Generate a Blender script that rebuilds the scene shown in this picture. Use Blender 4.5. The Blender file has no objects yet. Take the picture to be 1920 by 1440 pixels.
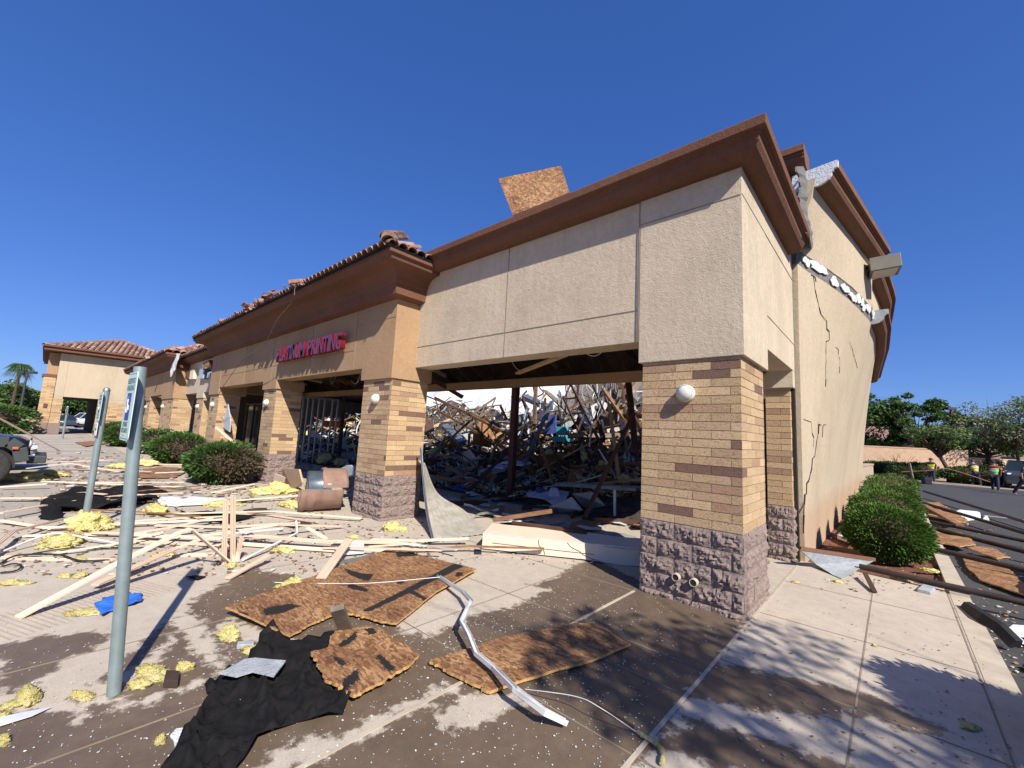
import bpy, math, random
import numpy as np
from mathutils import Vector, Matrix, Euler, noise as mn
from mathutils.geometry import delaunay_2d_cdt
R=math.radians
rnd=random.Random(7)
sc=bpy.context.scene
# ---------------------------------------------------------------- camera
F,PITCH,ROLL,YAW=788.926,.1189543,.0506281,.7363286
CAM=Vector((1.1554,-4.9390,1.75))
_fw=Vector((-math.sin(YAW)*math.cos(PITCH),math.cos(YAW)*math.cos(PITCH),math.sin(PITCH)))
_rt=Vector((math.cos(YAW),math.sin(YAW),0)); _up=_rt.cross(_fw)
RT=math.cos(ROLL)*_rt+math.sin(ROLL)*_up; UP=-math.sin(ROLL)*_rt+math.cos(ROLL)*_up
cd=bpy.data.cameras.new('camera'); cam=bpy.data.objects.new('camera',cd); sc.collection.objects.link(cam)
cam.matrix_world=Matrix(((RT.x,UP.x,-_fw.x,CAM.x),(RT.y,UP.y,-_fw.y,CAM.y),(RT.z,UP.z,-_fw.z,CAM.z),(0,0,0,1)))
cd.sensor_width=36; cd.lens=F/1920*36; cd.clip_start=.05; cd.clip_end=3000
sc.camera=cam
# ---------------------------------------------------------------- sky, sun, exposure
ELEV,AZ=R(39.5),R(24.5)     # sun: towards +X, a little towards -Y
SUN=Vector((math.cos(ELEV)*math.cos(AZ),-math.cos(ELEV)*math.sin(AZ),math.sin(ELEV)))
w=bpy.data.worlds.new('World'); sc.world=w; w.use_nodes=True; nt=w.node_tree; nt.nodes.clear()
o=nt.nodes.new('ShaderNodeOutputWorld'); bg=nt.nodes.new('ShaderNodeBackground'); sky=nt.nodes.new('ShaderNodeTexSky')
sky.sky_type='NISHITA'; sky.sun_disc=False; sky.sun_elevation=ELEV
sky.sun_rotation=math.atan2(SUN.x,SUN.y); sky.altitude=600; sky.air_density=1.0; sky.dust_density=.25; sky.ozone_density=3.2
hs=nt.nodes.new('ShaderNodeHueSaturation'); hs.inputs['Saturation'].default_value=1.25; hs.inputs['Hue'].default_value=.508; hs.inputs['Value'].default_value=1.0
gm=nt.nodes.new('ShaderNodeGamma'); gm.inputs[1].default_value=.6; ml=nt.nodes.new('ShaderNodeMix'); ml.data_type='RGBA'; ml.blend_type='MULTIPLY'; ml.inputs[0].default_value=1; ml.inputs[7].default_value=(.625,.905,1.62,1)
nt.links.new(sky.outputs[0],hs.inputs['Color']); nt.links.new(hs.outputs[0],gm.inputs[0]); nt.links.new(gm.outputs[0],ml.inputs[6]); nt.links.new(ml.outputs[2],bg.inputs[0]); bg.inputs[1].default_value=.109
nt.links.new(bg.outputs[0],o.inputs[0])
ld=bpy.data.lights.new('sun','SUN'); ld.energy=5.0; ld.angle=R(.53); ld.color=(1,.94,.84)
lo=bpy.data.objects.new('sun',ld); sc.collection.objects.link(lo); lo.rotation_euler=(-SUN).to_track_quat('-Z','Y').to_euler()
sc.view_settings.view_transform='Standard'; sc.view_settings.look='None'; sc.view_settings.exposure=.56; sc.view_settings.gamma=1
# ---------------------------------------------------------------- measuring helpers (picture point -> place)
def ray(px,py): return (px-960)*RT-(py-720)*UP+F*_fw
def G(px,py,z=0.):
    d=ray(px,py); return CAM+d*((z-CAM.z)/d.z)
def PY(px,py,y):
    d=ray(px,py); return CAM+d*((y-CAM.y)/d.y)
def PX(px,py,x):
    d=ray(px,py); return CAM+d*((x-CAM.x)/d.x)
def PV(px,py,a,b):           # on the vertical plane through ground points a,b
    n=Vector((b[1]-a[1],-(b[0]-a[0]),0)); d=ray(px,py); return CAM+d*(n.dot(Vector(a)-CAM)/n.dot(d))
# ---------------------------------------------------------------- tagging
def tag(o,label=None,cat=None,group=None,kind=None):
    if label: o['label']=label
    if cat: o['category']=cat
    if group: o['group']=group
    if kind: o['kind']=kind
    return o
def thing(name,label,cat,loc=(0,0,0),rz=0,group=None):
    o=bpy.data.objects.new(name,None); sc.collection.objects.link(o); o.location=loc; o.rotation_euler=(0,0,rz); o.empty_display_size=.1
    return tag(o,label,cat,group)
def dup(o,loc=None,rz=None,label=None,parent=None):
    c=o.copy(); sc.collection.objects.link(c)
    if loc is not None: c.location=loc
    if rz is not None: c.rotation_euler=(0,0,rz)
    if label: c['label']=label
    if parent: c.parent=parent
    for k in o.children: dup(k,parent=c)
    return c
# ---------------------------------------------------------------- materials
MT={}
def nodes(name):
    m=bpy.data.materials.new(name); m.use_nodes=True; MT[name]=m
    t=m.node_tree; b=t.nodes['Principled BSDF']; return m,t,b
def N(t,typ,**k):
    n=t.nodes.new(typ)
    for a,v in k.items():
        if a.startswith('i_'): n.inputs[a[2:].replace('_',' ')].default_value=v
        elif a.startswith('n'): n.inputs[int(a[1:])].default_value=v
        else: setattr(n,a,v)
    return n
def coord(t,stretch=(1,1,1),rot=(0,0,0)):
    tc=N(t,'ShaderNodeTexCoord'); mp=N(t,'ShaderNodeMapping'); mp.inputs['Scale'].default_value=stretch; mp.inputs['Rotation'].default_value=rot
    t.links.new(tc.outputs['Object'],mp.inputs[0]); return mp.outputs[0]
def tnoise(t,vec,scale,detail=4,rough=.55):
    n=N(t,'ShaderNodeTexNoise'); n.inputs['Scale'].default_value=scale; n.inputs['Detail'].default_value=detail; n.inputs['Roughness'].default_value=rough
    t.links.new(vec,n.inputs['Vector']); return n.outputs['Fac']
def ramp(t,fac,stops):
    r=N(t,'ShaderNodeValToRGB'); e=r.color_ramp.elements
    while len(e)<len(stops): e.new(.5)
    for i,(p,c) in enumerate(stops): e[i].position=p; e[i].color=(*c,1) if len(c)==3 else c
    t.links.new(fac,r.inputs[0]); return r.outputs[0]
def mix(t,fac,a,b,mode='MIX'):
    m=N(t,'ShaderNodeMix',data_type='RGBA',blend_type=mode)
    for s,v in ((0,fac),(6,a),(7,b)):
        if isinstance(v,(int,float)): m.inputs[s].default_value=v
        elif isinstance(v,tuple): m.inputs[s].default_value=(*v,1)
        else: t.links.new(v,m.inputs[s])
    return m.outputs[2]
def bump(t,b,h,strength=.3,dist=.01):
    n=N(t,'ShaderNodeBump'); n.inputs['Strength'].default_value=strength; n.inputs['Distance'].default_value=dist
    t.links.new(h,n.inputs['Height']); t.links.new(n.outputs[0],b.inputs['Normal']); return n
def mat(name,c1,c2=None,scale=3,rough=.8,bs=90,bst=.4,bd=.004,metal=0,attr=False,stretch=(1,1,1),spec=.5,lo_=.35,hi=.65,trans=0,detail=5):
    m,t,b=nodes(name); c2=c2 or tuple(x*.8 for x in c1)
    v=coord(t,stretch); f=tnoise(t,v,scale,detail,.6); col=ramp(t,f,[(lo_,c1),(hi,c2)])
    if attr:
        a=N(t,'ShaderNodeAttribute',attribute_name='col'); col=mix(t,1.,col,a.outputs['Color'],'MULTIPLY')
    t.links.new(col,b.inputs['Base Color']); b.inputs['Roughness'].default_value=rough; b.inputs['Metallic'].default_value=metal
    b.inputs['Specular IOR Level'].default_value=spec
    if bst: bump(t,b,tnoise(t,coord(t,stretch),bs,4,.65),bst,bd)
    if trans: 
        b.inputs['Subsurface Weight'].default_value=0
    return m
def stucco(name,c,dark,streak=.5):
    m,t,b=nodes(name)
    v=coord(t); f1=tnoise(t,v,1.1,5,.6); f2=tnoise(t,coord(t,(5,5,.45)),1.6,5,.6); f3=tnoise(t,v,14,4,.7)
    col=ramp(t,f1,[(.3,dark),(.7,c)]); col=mix(t,streak*.6,col,ramp(t,f2,[(.35,dark),(.62,tuple(min(1,x*1.12) for x in c))]))
    f4=tnoise(t,coord(t,(1,1,.6)),.45,6,.7); col=mix(t,1.,col,ramp(t,f4,[(.36,(.86,.85,.83)),(.5,(1,1,1)),(.66,(1.05,1.04,1.02))]),'MULTIPLY')
    col=mix(t,.28,col,ramp(t,f3,[(.35,tuple(x*.7 for x in c)),(.65,tuple(x*1.15 for x in c))]))
    if name=='stucco_side':
        tc=N(t,'ShaderNodeTexCoord'); sx=N(t,'ShaderNodeSeparateXYZ'); t.links.new(tc.outputs['Object'],sx.inputs[0]); ma=N(t,'ShaderNodeMath',operation='MULTIPLY_ADD'); t.links.new(f2,ma.inputs[0]); ma.inputs[1].default_value=-1.3; t.links.new(sx.outputs['Z'],ma.inputs[2])
        col=mix(t,ramp(t,ma.outputs[0],[(0,(.38,.38,.38)),(.22,(0,0,0))]),col,(.42,.22,.12))
    t.links.new(col,b.inputs['Base Color']); b.inputs['Roughness'].default_value=.93; b.inputs['Specular IOR Level'].default_value=.25
    h=N(t,'ShaderNodeMath',operation='ADD'); t.links.new(tnoise(t,v,55,4,.65),h.inputs[0]); t.links.new(tnoise(t,v,18,3,.6),h.inputs[1])
    bump(t,b,h.outputs[0],.75,.009); return m
stucco('stucco_beige',(.585,.485,.36),(.43,.352,.255),.35)
stucco('stucco_side',(.50,.41,.295),(.43,.345,.24),.35)
stucco('stucco_tan',(.385,.25,.145),(.315,.195,.11),.25)
stucco('trim_brown',(.175,.082,.052),(.13,.06,.038),.2)
stucco('trim_side',(.20,.10,.062),(.15,.07,.042),.2)
mat('crack_dark',(.02,.015,.012),rough=1,bst=0)
mat('joint_line',(.2,.16,.115),(.29,.23,.17),rough=1,bst=0)
mat('brick_mortar',(.25,.19,.145),(.34,.27,.2),20,rough=.95)
m=mat('brick',(1.05,1.05,1.05),(.62,.6,.58),55,rough=.9,bs=75,bst=1.,bd=.012,attr=True,lo_=.5,hi=.68)
mat('split_stone',(.27,.205,.18),(.185,.135,.12),22,rough=.95,bs=110,bst=.8,bd=.006)
mat('roof_tile',(1,1,1),(.7,.66,.64),9,rough=.85,bs=60,bst=.3,attr=True)
def osb():
    m,t,b=nodes('osb')
    cols=[]; 
    warp=tnoise(t,coord(t),5,3)
    layers=[]
    for i,(rot,st) in enumerate((((0,0,.25),(14,60,14)),((0,0,1.2),(16,55,16)),((0,0,-.7),(12,50,12)))):
        vo=N(t,'ShaderNodeTexVoronoi'); vo.inputs['Scale'].default_value=1.; t.links.new(coord(t,st,rot),vo.inputs['Vector'])
        layers.append((vo.outputs['Color'],vo.outputs['Distance']))
    def g(c):
        s=N(t,'ShaderNodeSeparateColor'); t.links.new(c,s.inputs[0]); return s.outputs[0]
    pal=[(0,(.13,.062,.025)),(.35,(.225,.115,.048)),(.65,(.32,.175,.08)),(1,(.44,.28,.145))]
    c=[ramp(t,g(l[0]),pal) for l in layers]
    n1=ramp(t,tnoise(t,coord(t),22,2),[(.47,(0,0,0)),(.5,(1,1,1))]); n2=ramp(t,tnoise(t,coord(t,(1,1,1),(0,0,2)),17,2),[(.5,(0,0,0)),(.53,(1,1,1))])
    col=mix(t,n2,mix(t,n1,c[0],c[1]),c[2])
    big=ramp(t,tnoise(t,coord(t),2.2,4),[(.3,(.62,.5,.45)),(.65,(1.05,1.0,.95))]); col=mix(t,1.,col,big,'MULTIPLY')
    a=N(t,'ShaderNodeAttribute',attribute_name='tar')
    ad=N(t,'ShaderNodeMath',operation='ADD'); t.links.new(a.outputs['Fac'],ad.inputs[0])
    ns=N(t,'ShaderNodeMath',operation='MULTIPLY_ADD'); t.links.new(tnoise(t,coord(t,(1,2.5,1)),26,4,.7),ns.inputs[0]); ns.inputs[1].default_value=.9; ns.inputs[2].default_value=-.45
    t.links.new(ns.outputs[0],ad.inputs[1])
    fac=ramp(t,ad.outputs[0],[(.46,(0,0,0)),(.54,(1,1,1))])
    col=mix(t,fac,col,(.012,.009,.008))
    t.links.new(col,b.inputs['Base Color']); b.inputs['Roughness'].default_value=.8
    bump(t,b,layers[0][1],.25,.004)
osb()
mat('osb_edge',(.52,.32,.12),(.4,.2,.06),40,rough=.9,bs=120,bst=1)
mat('wood',(.30,.16,.075),(.17,.08,.035),3,rough=.8,stretch=(2,2,18),bs=30,bst=.3)
mat('wood_dark',(.09,.04,.024),(.05,.022,.014),3,rough=.8)
mat('wood_pale',(.50,.36,.2),(.36,.22,.11),3,rough=.8)
mat('curl_grey',(.42,.40,.35),(.30,.27,.22),4,rough=.85,stretch=(1,1,3))
mat('wood_grey',(.2,.165,.13),(.12,.095,.075),6,rough=.85)
mat('siding',(.66,.50,.37),(.58,.43,.32),2,rough=.6,bs=40,bst=.12)
mat('siding_pale',(.74,.60,.45),(.66,.53,.4),2,rough=.6,bs=40,bst=.12)
mat('white_metal',(.68,.68,.66),(.55,.55,.53),5,rough=.4,bst=.1)
mat('galvanised',(.42,.45,.46),(.30,.33,.34),14,rough=.42,metal=.75,bst=.1)
mat('sign_post_paint',(.27,.33,.33),(.21,.265,.265),9,rough=.42,metal=.35,bst=.12)
mat('steel_grey',(.2,.23,.26),(.13,.15,.17),5,rough=.45,metal=.6,bst=.15)
mat('steel_red',(.085,.022,.018),(.055,.016,.013),5,rough=.6,bst=.2)
mat('pipe_rust',(.055,.035,.028),(.03,.02,.018),8,rough=.65,metal=.2,bst=.4)
mat('drywall',(.66,.65,.62),(.5,.48,.45),4,rough=.9,bst=.3)
mat('drywall_grey',(.36,.36,.36),(.24,.24,.24),4,rough=.9,bst=.3)
mat('membrane_white',(.8,.79,.76),(.66,.65,.63),1.2,rough=.6,bs=6,bst=.5,bd=.05)
mat('foam_white',(.82,.83,.84),(.62,.64,.65),20,rough=.8,bs=40,bst=1,bd=.02)
mat('lath_grey',(.24,.23,.215),(.12,.11,.10),30,rough=.9,bs=60,bst=1,bd=.02)
mat('plaster_grey',(.40,.43,.45),(.30,.32,.34),12,rough=.9,bs=50,bst=.9,bd=.012)
mat('felt',(.008,.008,.009),(.016,.015,.015),12,rough=.95,bs=70,bst=.6,bd=.006,spec=.12)
mat('rubber_black',(.015,.015,.016),rough=.7,bst=.2)
mat('blue_cloth',(.03,.16,.62),(.02,.11,.5),8,rough=.6,bs=40,bst=.5)
mat('blue_fabric',(.05,.075,.28),(.09,.12,.36),6,rough=.8)
mat('lilac_paper',(.5,.52,.75),(.65,.66,.8),6,rough=.8)
mat('cyan_paint',(.05,.42,.5),(.04,.33,.42),6,rough=.6)
mat('orange_paint',(.62,.13,.03),(.5,.1,.03),3,rough=.7,bst=.1)
mat('blue_paint',(.05,.17,.27),(.04,.13,.2),3,rough=.7,bst=.1)
mat('grey_wall',(.3,.3,.29),(.22,.22,.215),3,rough=.9)
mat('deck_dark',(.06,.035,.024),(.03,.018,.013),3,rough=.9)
mat('barrel_clay',(.29,.18,.135),(.21,.13,.10),6,rough=.8,bs=80,bst=.35)
mat('barrel_liner',(.13,.16,.18),(.09,.11,.13),6,rough=.35,metal=.5,bst=.05)
mat('letter_face',(.12,.045,.09),(.09,.035,.07),3,rough=.35,bst=0)
mat('red_letter',(.17,.004,.014),(.14,.004,.012),3,rough=.35,bst=0)
mat('letter_dark',(.16,.06,.04),(.1,.035,.025),3,rough=.5,bst=0)
mat('cream_panel',(.75,.68,.5),(.7,.63,.46),3,rough=.6,bst=0)
mat('lilac_panel',(.45,.5,.55),(.35,.4,.46),9,rough=.5,bst=0)
mat('lamp_glass',(.62,.62,.55),(.55,.55,.48),3,rough=.25,bst=0)
mat('lamp_white',(.78,.77,.72),rough=.45,bst=0)
mat('fixture_bronze',(.20,.19,.15),(.17,.16,.125),3,rough=.5,bst=0)
mat('sign_plate',(.50,.62,.60),(.44,.56,.55),5,rough=.45,bst=0)
mat('sign_blue',(.035,.05,.27),rough=.5,bst=0)
mat('sign_green',(.05,.14,.13),rough=.5,bst=0)
mat('sign_white',(.8,.82,.8),rough=.5,bst=0)
mat('dirt',(.20,.085,.045),(.13,.055,.03),6,rough=1,bs=50,bst=1,bd=.02)
mat('kerb_concrete',(.50,.43,.33),(.40,.34,.26),4,rough=.9)
mat('floor_concrete',(.16,.15,.14),(.09,.085,.08),3,rough=.85)
mat('glass_shard',(.75,.78,.76),(.6,.63,.62),6,rough=.2,bst=0)
mat('chip',(1,1,1),(.9,.9,.9),6,rough=.8,attr=True,bst=0)
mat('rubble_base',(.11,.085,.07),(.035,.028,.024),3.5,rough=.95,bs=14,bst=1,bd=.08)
mat('bark',(.10,.06,.04),(.05,.03,.02),8,rough=.95)
mat('car_black',(.012,.014,.022),rough=.18,bst=0)
mat('car_silver',(.42,.50,.55),(.40,.48,.53),2,rough=.25,metal=.6,bst=0)
mat('car_white',(.75,.76,.77),rough=.3,bst=0)
mat('car_dark',(.05,.06,.08),rough=.25,bst=0)
mat('car_plastic',(.045,.05,.05),rough=.6,bst=.1)
mat('car_glass',(.02,.03,.035),rough=.08,bst=0)
mat('tyre',(.022,.021,.02),(.05,.045,.04),9,rough=.9)
mat('rim',(.10,.10,.11),rough=.35,metal=.7,bst=0)
mat('headlight',(.75,.77,.8),rough=.12,bst=0)
mat('amber',(.45,.12,.05),rough=.4,bst=0)
mat('vest_yellow',(.55,.75,.05),(.5,.68,.05),9,rough=.7,bst=0)
mat('vest_green',(.16,.55,.10),(.13,.48,.09),9,rough=.7,bst=0)
mat('vest_gold',(.62,.55,.05),(.5,.45,.05),9,rough=.7,bst=0)
mat('reflective',(.8,.8,.75),rough=.4,bst=0)
mat('vest_orange',(.7,.2,.06),rough=.7,bst=0)
mat('navy',(.012,.013,.03),(.02,.02,.04),9,rough=.85,bst=0)
mat('shirt_dark',(.03,.02,.03),rough=.85,bst=0)
mat('shirt_red',(.22,.02,.02),rough=.85,bst=0)
mat('skin',(.42,.22,.14),rough=.6,bst=0)
mat('hat_navy',(.03,.035,.09),rough=.6,bst=0)
mat('house_wall',(.42,.33,.24),(.36,.28,.2),2,rough=.95)
mat('house_roof',(.30,.19,.14),(.22,.13,.09),6,rough=.9)
mat('block_wall',(.52,.36,.25),(.44,.30,.2),3,rough=.95)
mat('pole_dark',(.05,.045,.06),rough=.5,bst=0)
mat('yellow_sign',(.8,.5,.06),rough=.5,bst=0)
def leafmat(name,rough=.55):
    m,t,b=nodes(name); a=N(t,'ShaderNodeAttribute',attribute_name='col'); t.links.new(a.outputs['Color'],b.inputs['Base Color']); b.inputs['Roughness'].default_value=rough
    b.inputs['Specular IOR Level'].default_value=.3
    tr=N(t,'ShaderNodeBsdfTranslucent'); t.links.new(a.outputs['Color'],tr.inputs[0]); ms=N(t,'ShaderNodeMixShader'); ms.inputs[0].default_value=.25
    o=[n for n in t.nodes if n.type=='OUTPUT_MATERIAL'][0]; t.links.new(b.outputs[0],ms.inputs[1]); t.links.new(tr.outputs[0],ms.inputs[2]); t.links.new(ms.outputs[0],o.inputs[0])
leafmat('leaf')
def wool():
    m,t,b=nodes('insulation'); v=coord(t); f=tnoise(t,v,11,5,.7); g=tnoise(t,v,2.2,3)
    col=ramp(t,f,[(.28,(.5,.37,.10)),(.46,(.76,.65,.24)),(.7,(.88,.81,.45))]); col=mix(t,ramp(t,g,[(.56,(0,0,0)),(.76,(1,1,1))]),col,(.5,.38,.17))
    t.links.new(col,b.inputs['Base Color']); b.inputs['Roughness'].default_value=1; b.inputs['Specular IOR Level'].default_value=.1
    bump(t,b,tnoise(t,v,45,6,.8),1,.03)
wool()
def concrete():
    m,t,b=nodes('concrete'); v=coord(t)
    a=N(t,'ShaderNodeAttribute',attribute_name='wet')
    nz=N(t,'ShaderNodeMath',operation='MULTIPLY_ADD'); t.links.new(tnoise(t,coord(t,(1,1,1)),9,6,.65),nz.inputs[0]); nz.inputs[1].default_value=1.1; nz.inputs[2].default_value=-.55
    ad=N(t,'ShaderNodeMath',operation='ADD'); t.links.new(a.outputs['Fac'],ad.inputs[0]); t.links.new(nz.outputs[0],ad.inputs[1])
    fac=ramp(t,ad.outputs[0],[(.42,(0,0,0)),(.56,(1,1,1))])
    f1=tnoise(t,v,1.3,6,.6); f2=tnoise(t,v,90,3,.7); f3=tnoise(t,v,7,5,.7)
    dry=ramp(t,f1,[(.3,(.42,.355,.275)),(.7,(.54,.46,.365))]); dry=mix(t,.35,dry,ramp(t,f3,[(.35,(.36,.3,.23)),(.6,(.57,.5,.41))])); dry=mix(t,.25,dry,ramp(t,f2,[(.35,(.2,.17,.14)),(.65,(.55,.5,.43))]))
    wet=ramp(t,f3,[(.3,(.105,.074,.05)),(.7,(.165,.12,.083))])
    wet=mix(t,.3,wet,ramp(t,f1,[(.3,(.09,.062,.042)),(.7,(.19,.14,.1))]))
    t.links.new(mix(t,fac,dry,wet),b.inputs['Base Color'])
    rr=N(t,'ShaderNodeMix',data_type='FLOAT'); t.links.new(fac,rr.inputs[0]); rr.inputs[2].default_value=.92; rr.inputs[3].default_value=.5; t.links.new(rr.outputs[0],b.inputs['Roughness'])
    b.inputs['Specular IOR Level'].default_value=.35
    h=N(t,'ShaderNodeMath',operation='ADD'); t.links.new(f2,h.inputs[0]); t.links.new(f3,h.inputs[1]); bump(t,b,h.outputs[0],.35,.004)
concrete()
def asphalt(name,c1,c2):
    m,t,b=nodes(name); v=coord(t); f=tnoise(t,v,.6,6,.65); g=tnoise(t,v,130,2,.8)
    col=mix(t,.3,ramp(t,f,[(.3,c1),(.7,c2)]),ramp(t,g,[(.4,tuple(x*.5 for x in c1)),(.65,tuple(x*1.9 for x in c2))]))
    t.links.new(col,b.inputs['Base Color']); b.inputs['Roughness'].default_value=.9; bump(t,b,g,.5,.004)
asphalt('asphalt',(.035,.035,.037),(.055,.053,.051)); asphalt('asphalt_pale',(.29,.25,.205),(.38,.335,.28)); asphalt('desert',(.3,.22,.15),(.36,.27,.19))
mat('road_paint',(.7,.69,.64),(.45,.44,.42),12,rough=.8)
mat('groove_concrete',(.42,.35,.28),(.33,.27,.21),5,rough=.95)
mat('grass_far',(.07,.14,.03),(.05,.1,.02),8,rough=1,bs=30,bst=1,bd=.05)
# ---------------------------------------------------------------- mesh builder
def rvec(s=1): return Vector((rnd.uniform(-s,s),rnd.uniform(-s,s),rnd.uniform(-s,s)))
class MB:
    def __init__(s): s.v=[]; s.f=[]; s.mi=[]; s.c=[]; s.sm=[]
    def add(s,vs,fs,m=0,c=(1,1,1),sm=False):
        b=len(s.v); s.v+=[tuple(x) for x in vs]
        for f in fs: s.f.append(tuple(i+b for i in f)); s.mi.append(m); s.c.append(c); s.sm.append(sm)
        return s
    def box(s,x0,x1,y0,y1,z0,z1,m=0,c=(1,1,1)):
        return s.add([(x,y,z) for z in (z0,z1) for y in (y0,y1) for x in (x0,x1)],[(0,2,3,1),(4,5,7,6),(0,1,5,4),(2,6,7,3),(0,4,6,2),(1,3,7,5)],m,c)
    def rbox(s,cen,size,rot=(0,0,0),m=0,c=(1,1,1)):
        M=Euler(rot).to_matrix() if not isinstance(rot,Matrix) else rot; h=Vector(size)/2; cen=Vector(cen)
        vs=[cen+M@Vector((a*h.x,b*h.y,d*h.z)) for d in (-1,1) for b in (-1,1) for a in (-1,1)]
        return s.add(vs,[(0,2,3,1),(4,5,7,6),(0,1,5,4),(2,6,7,3),(0,4,6,2),(1,3,7,5)],m,c)
    def beam(s,a,b,w,h,roll=0,m=0,c=(1,1,1)):
        a=Vector(a);b=Vector(b);d=(b-a); q=d.to_track_quat('Z','Y').to_matrix()@Matrix.Rotation(roll,3,'Z')
        return s.rbox((a+b)/2,(w,h,d.length),q,m,c)
    def sweep(s,prof,path,up=(0,0,1),closed=True,m=0,c=(1,1,1),caps=True,sm=False,flip=False):
        # profile (offset to the right of travel, offset along up); mitred in the plane across up
        up=Vector(up); path=[Vector(p) for p in path]; n=len(path); rings=[]
        for i,p in enumerate(path):
            d0=(path[i]-path[i-1]).normalized() if i else None; d1=(path[i+1]-path[i]).normalized() if i<n-1 else None
            t0=d0 or d1; t1=d1 or d0
            r0=t0.cross(up).normalized(); r1=t1.cross(up).normalized(); r=(r0+r1)
            if r.length<1e-4: r=r0.copy()
            r.normalize(); k=1/max(.35,r.dot(r0)); u=r.cross((t0+t1).normalized()).normalized()
            rings.append([p+r*(x*k)+u*y for x,y in prof])
        L=len(prof); vs=[q for rg in rings for q in rg]; fs=[]
        for i in range(n-1):
            for j in range(L if closed else L-1):
                a=i*L+j; b_=i*L+(j+1)%L; fs.append((a,b_,b_+L,a+L))
        s.add(vs,fs,m,c,sm)
        if caps and closed:
            s.add(rings[0],[tuple(range(L))[::-1]],m,c); s.add(rings[-1],[tuple(range(L))],m,c)
        return s
    def tube(s,path,r,n=8,m=0,c=(1,1,1),caps=True,sm=True):
        path=[Vector(p) for p in path]; rs=r if isinstance(r,(list,tuple)) else [r]*len(path); rings=[]; prev=None
        for i,p in enumerate(path):
            t=(path[min(i+1,len(path)-1)]-path[max(i-1,0)]).normalized()
            a=prev if prev is not None else (Vector((0,0,1)) if abs(t.z)<.9 else Vector((1,0,0)))
            u=(a-t*a.dot(t)).normalized(); w_=t.cross(u); prev=u
            rings.append([p+(u*math.cos(k*2*math.pi/n)+w_*math.sin(k*2*math.pi/n))*rs[i] for k in range(n)])
        vs=[q for rg in rings for q in rg]; fs=[(i*n+j,i*n+(j+1)%n,(i+1)*n+(j+1)%n,(i+1)*n+j) for i in range(len(path)-1) for j in range(n)]
        s.add(vs,fs,m,c,sm)
        if caps: s.add(rings[0],[tuple(range(n))[::-1]],m,c); s.add(rings[-1],[tuple(range(n))],m,c)
        return s
    def lathe(s,prof,axis_o,axis=(0,0,1),n=20,m=0,c=(1,1,1),a0=0,a1=2*math.pi,sm=True):
        q=Vector(axis).to_track_quat('Z','Y'); full=abs(a1-a0-2*math.pi)<1e-6; K=n if full else n+1; vs=[]
        for k in range(K):
            a=a0+(a1-a0)*k/n
            for r,z in prof: vs.append(Vector(axis_o)+q@Vector((r*math.cos(a),r*math.sin(a),z)))
        L=len(prof); fs=[(k*L+j,((k+1)%K)*L+j,((k+1)%K)*L+j+1,k*L+j+1) for k in range(n) for j in range(L-1)]
        return s.add(vs,fs,m,c,sm)
    def build(s,name,mats,parent=None,bev=0):
        me=bpy.data.meshes.new(name); me.from_pydata([tuple(p) for p in s.v],[],s.f)
        for k in ([mats] if isinstance(mats,str) else mats): me.materials.append(MT[k])
        me.polygons.foreach_set('material_index',s.mi); me.polygons.foreach_set('use_smooth',s.sm)
        if any(c!=(1,1,1) for c in s.c):
            at=me.attributes.new('col','FLOAT_COLOR','FACE'); at.data.foreach_set('color',np.array([(*c,1) for c in s.c],dtype=np.float32).ravel())
        elif any(k in ('brick','roof_tile','leaf','chip') for k in ([mats] if isinstance(mats,str) else mats)):
            at=me.attributes.new('col','FLOAT_COLOR','FACE'); at.data.foreach_set('color',np.ones(4*len(s.f),dtype=np.float32))
        me.update(); o=bpy.data.objects.new(name,me); sc.collection.objects.link(o)
        if parent is not None: o.parent=parent
        if bev:
            b=o.modifiers.new('bevel','BEVEL'); b.width=bev; b.segments=2; b.limit_method='ANGLE'
        return o
def struct(name,mb,mats): return tag(mb.build(name,mats),kind='structure')
def nz(p,s=1.,o=0.): return mn.fractal(Vector((p[0]*s+o,p[1]*s+o*1.7,(p[2] if len(p)>2 else 0)*s+o*.3)),.9,2.,4)
def jag(poly,amp,step,seed=0,closed=True):
    r=random.Random(seed); out=[]; n=len(poly)
    for i in range(n if closed else n-1):
        a=Vector(poly[i][:2]); b=Vector(poly[(i+1)%n][:2]); k=max(1,int((b-a).length/step)); nn=Vector((b.y-a.y,a.x-b.x)).normalized()
        am=amp[i] if isinstance(amp,(list,tuple)) else amp; so=r.uniform(0,90); L_=(b-a).length
        for j in range(k):
            s_=L_*j/k; q=am*(1.6*mn.noise(Vector((s_*6+so,0,0)))+1.5*mn.noise(Vector((s_*21+so,3,0)))+.5*r.gauss(0,1)+(2.2*r.random() if r.random()<.07 else 0))*min(1,4*min(j,k-j)/k+.2)
            out.append(a.lerp(b,(j+(r.uniform(-.35,.35) if j else 0))/k)+(nn*q if j else Vector((0,0))))
    return out
def inside(poly,x,y):
    c=np.zeros(np.shape(x),bool); n=len(poly)
    for i in range(n):
        x1,y1=poly[i][0],poly[i][1]; x2,y2=poly[(i+1)%n][0],poly[(i+1)%n][1]
        if y1==y2: continue
        c^=((y1>y)!=(y2>y))&(x<(x2-x1)*(y-y1)/(y2-y1)+x1)
    return c
def sdist(poly,x,y):         # signed distance, positive inside
    d=np.full(np.shape(x),1e9); n=len(poly)
    for i in range(n):
        a=np.array(poly[i][:2]); b=np.array(poly[(i+1)%n][:2]); e=b-a; L=e@e+1e-12
        t=np.clip(((x-a[0])*e[0]+(y-a[1])*e[1])/L,0,1); d=np.minimum(d,np.hypot(x-a[0]-t*e[0],y-a[1]-t*e[1]))
    return np.where(inside(poly,x,y),d,-d)
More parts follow.
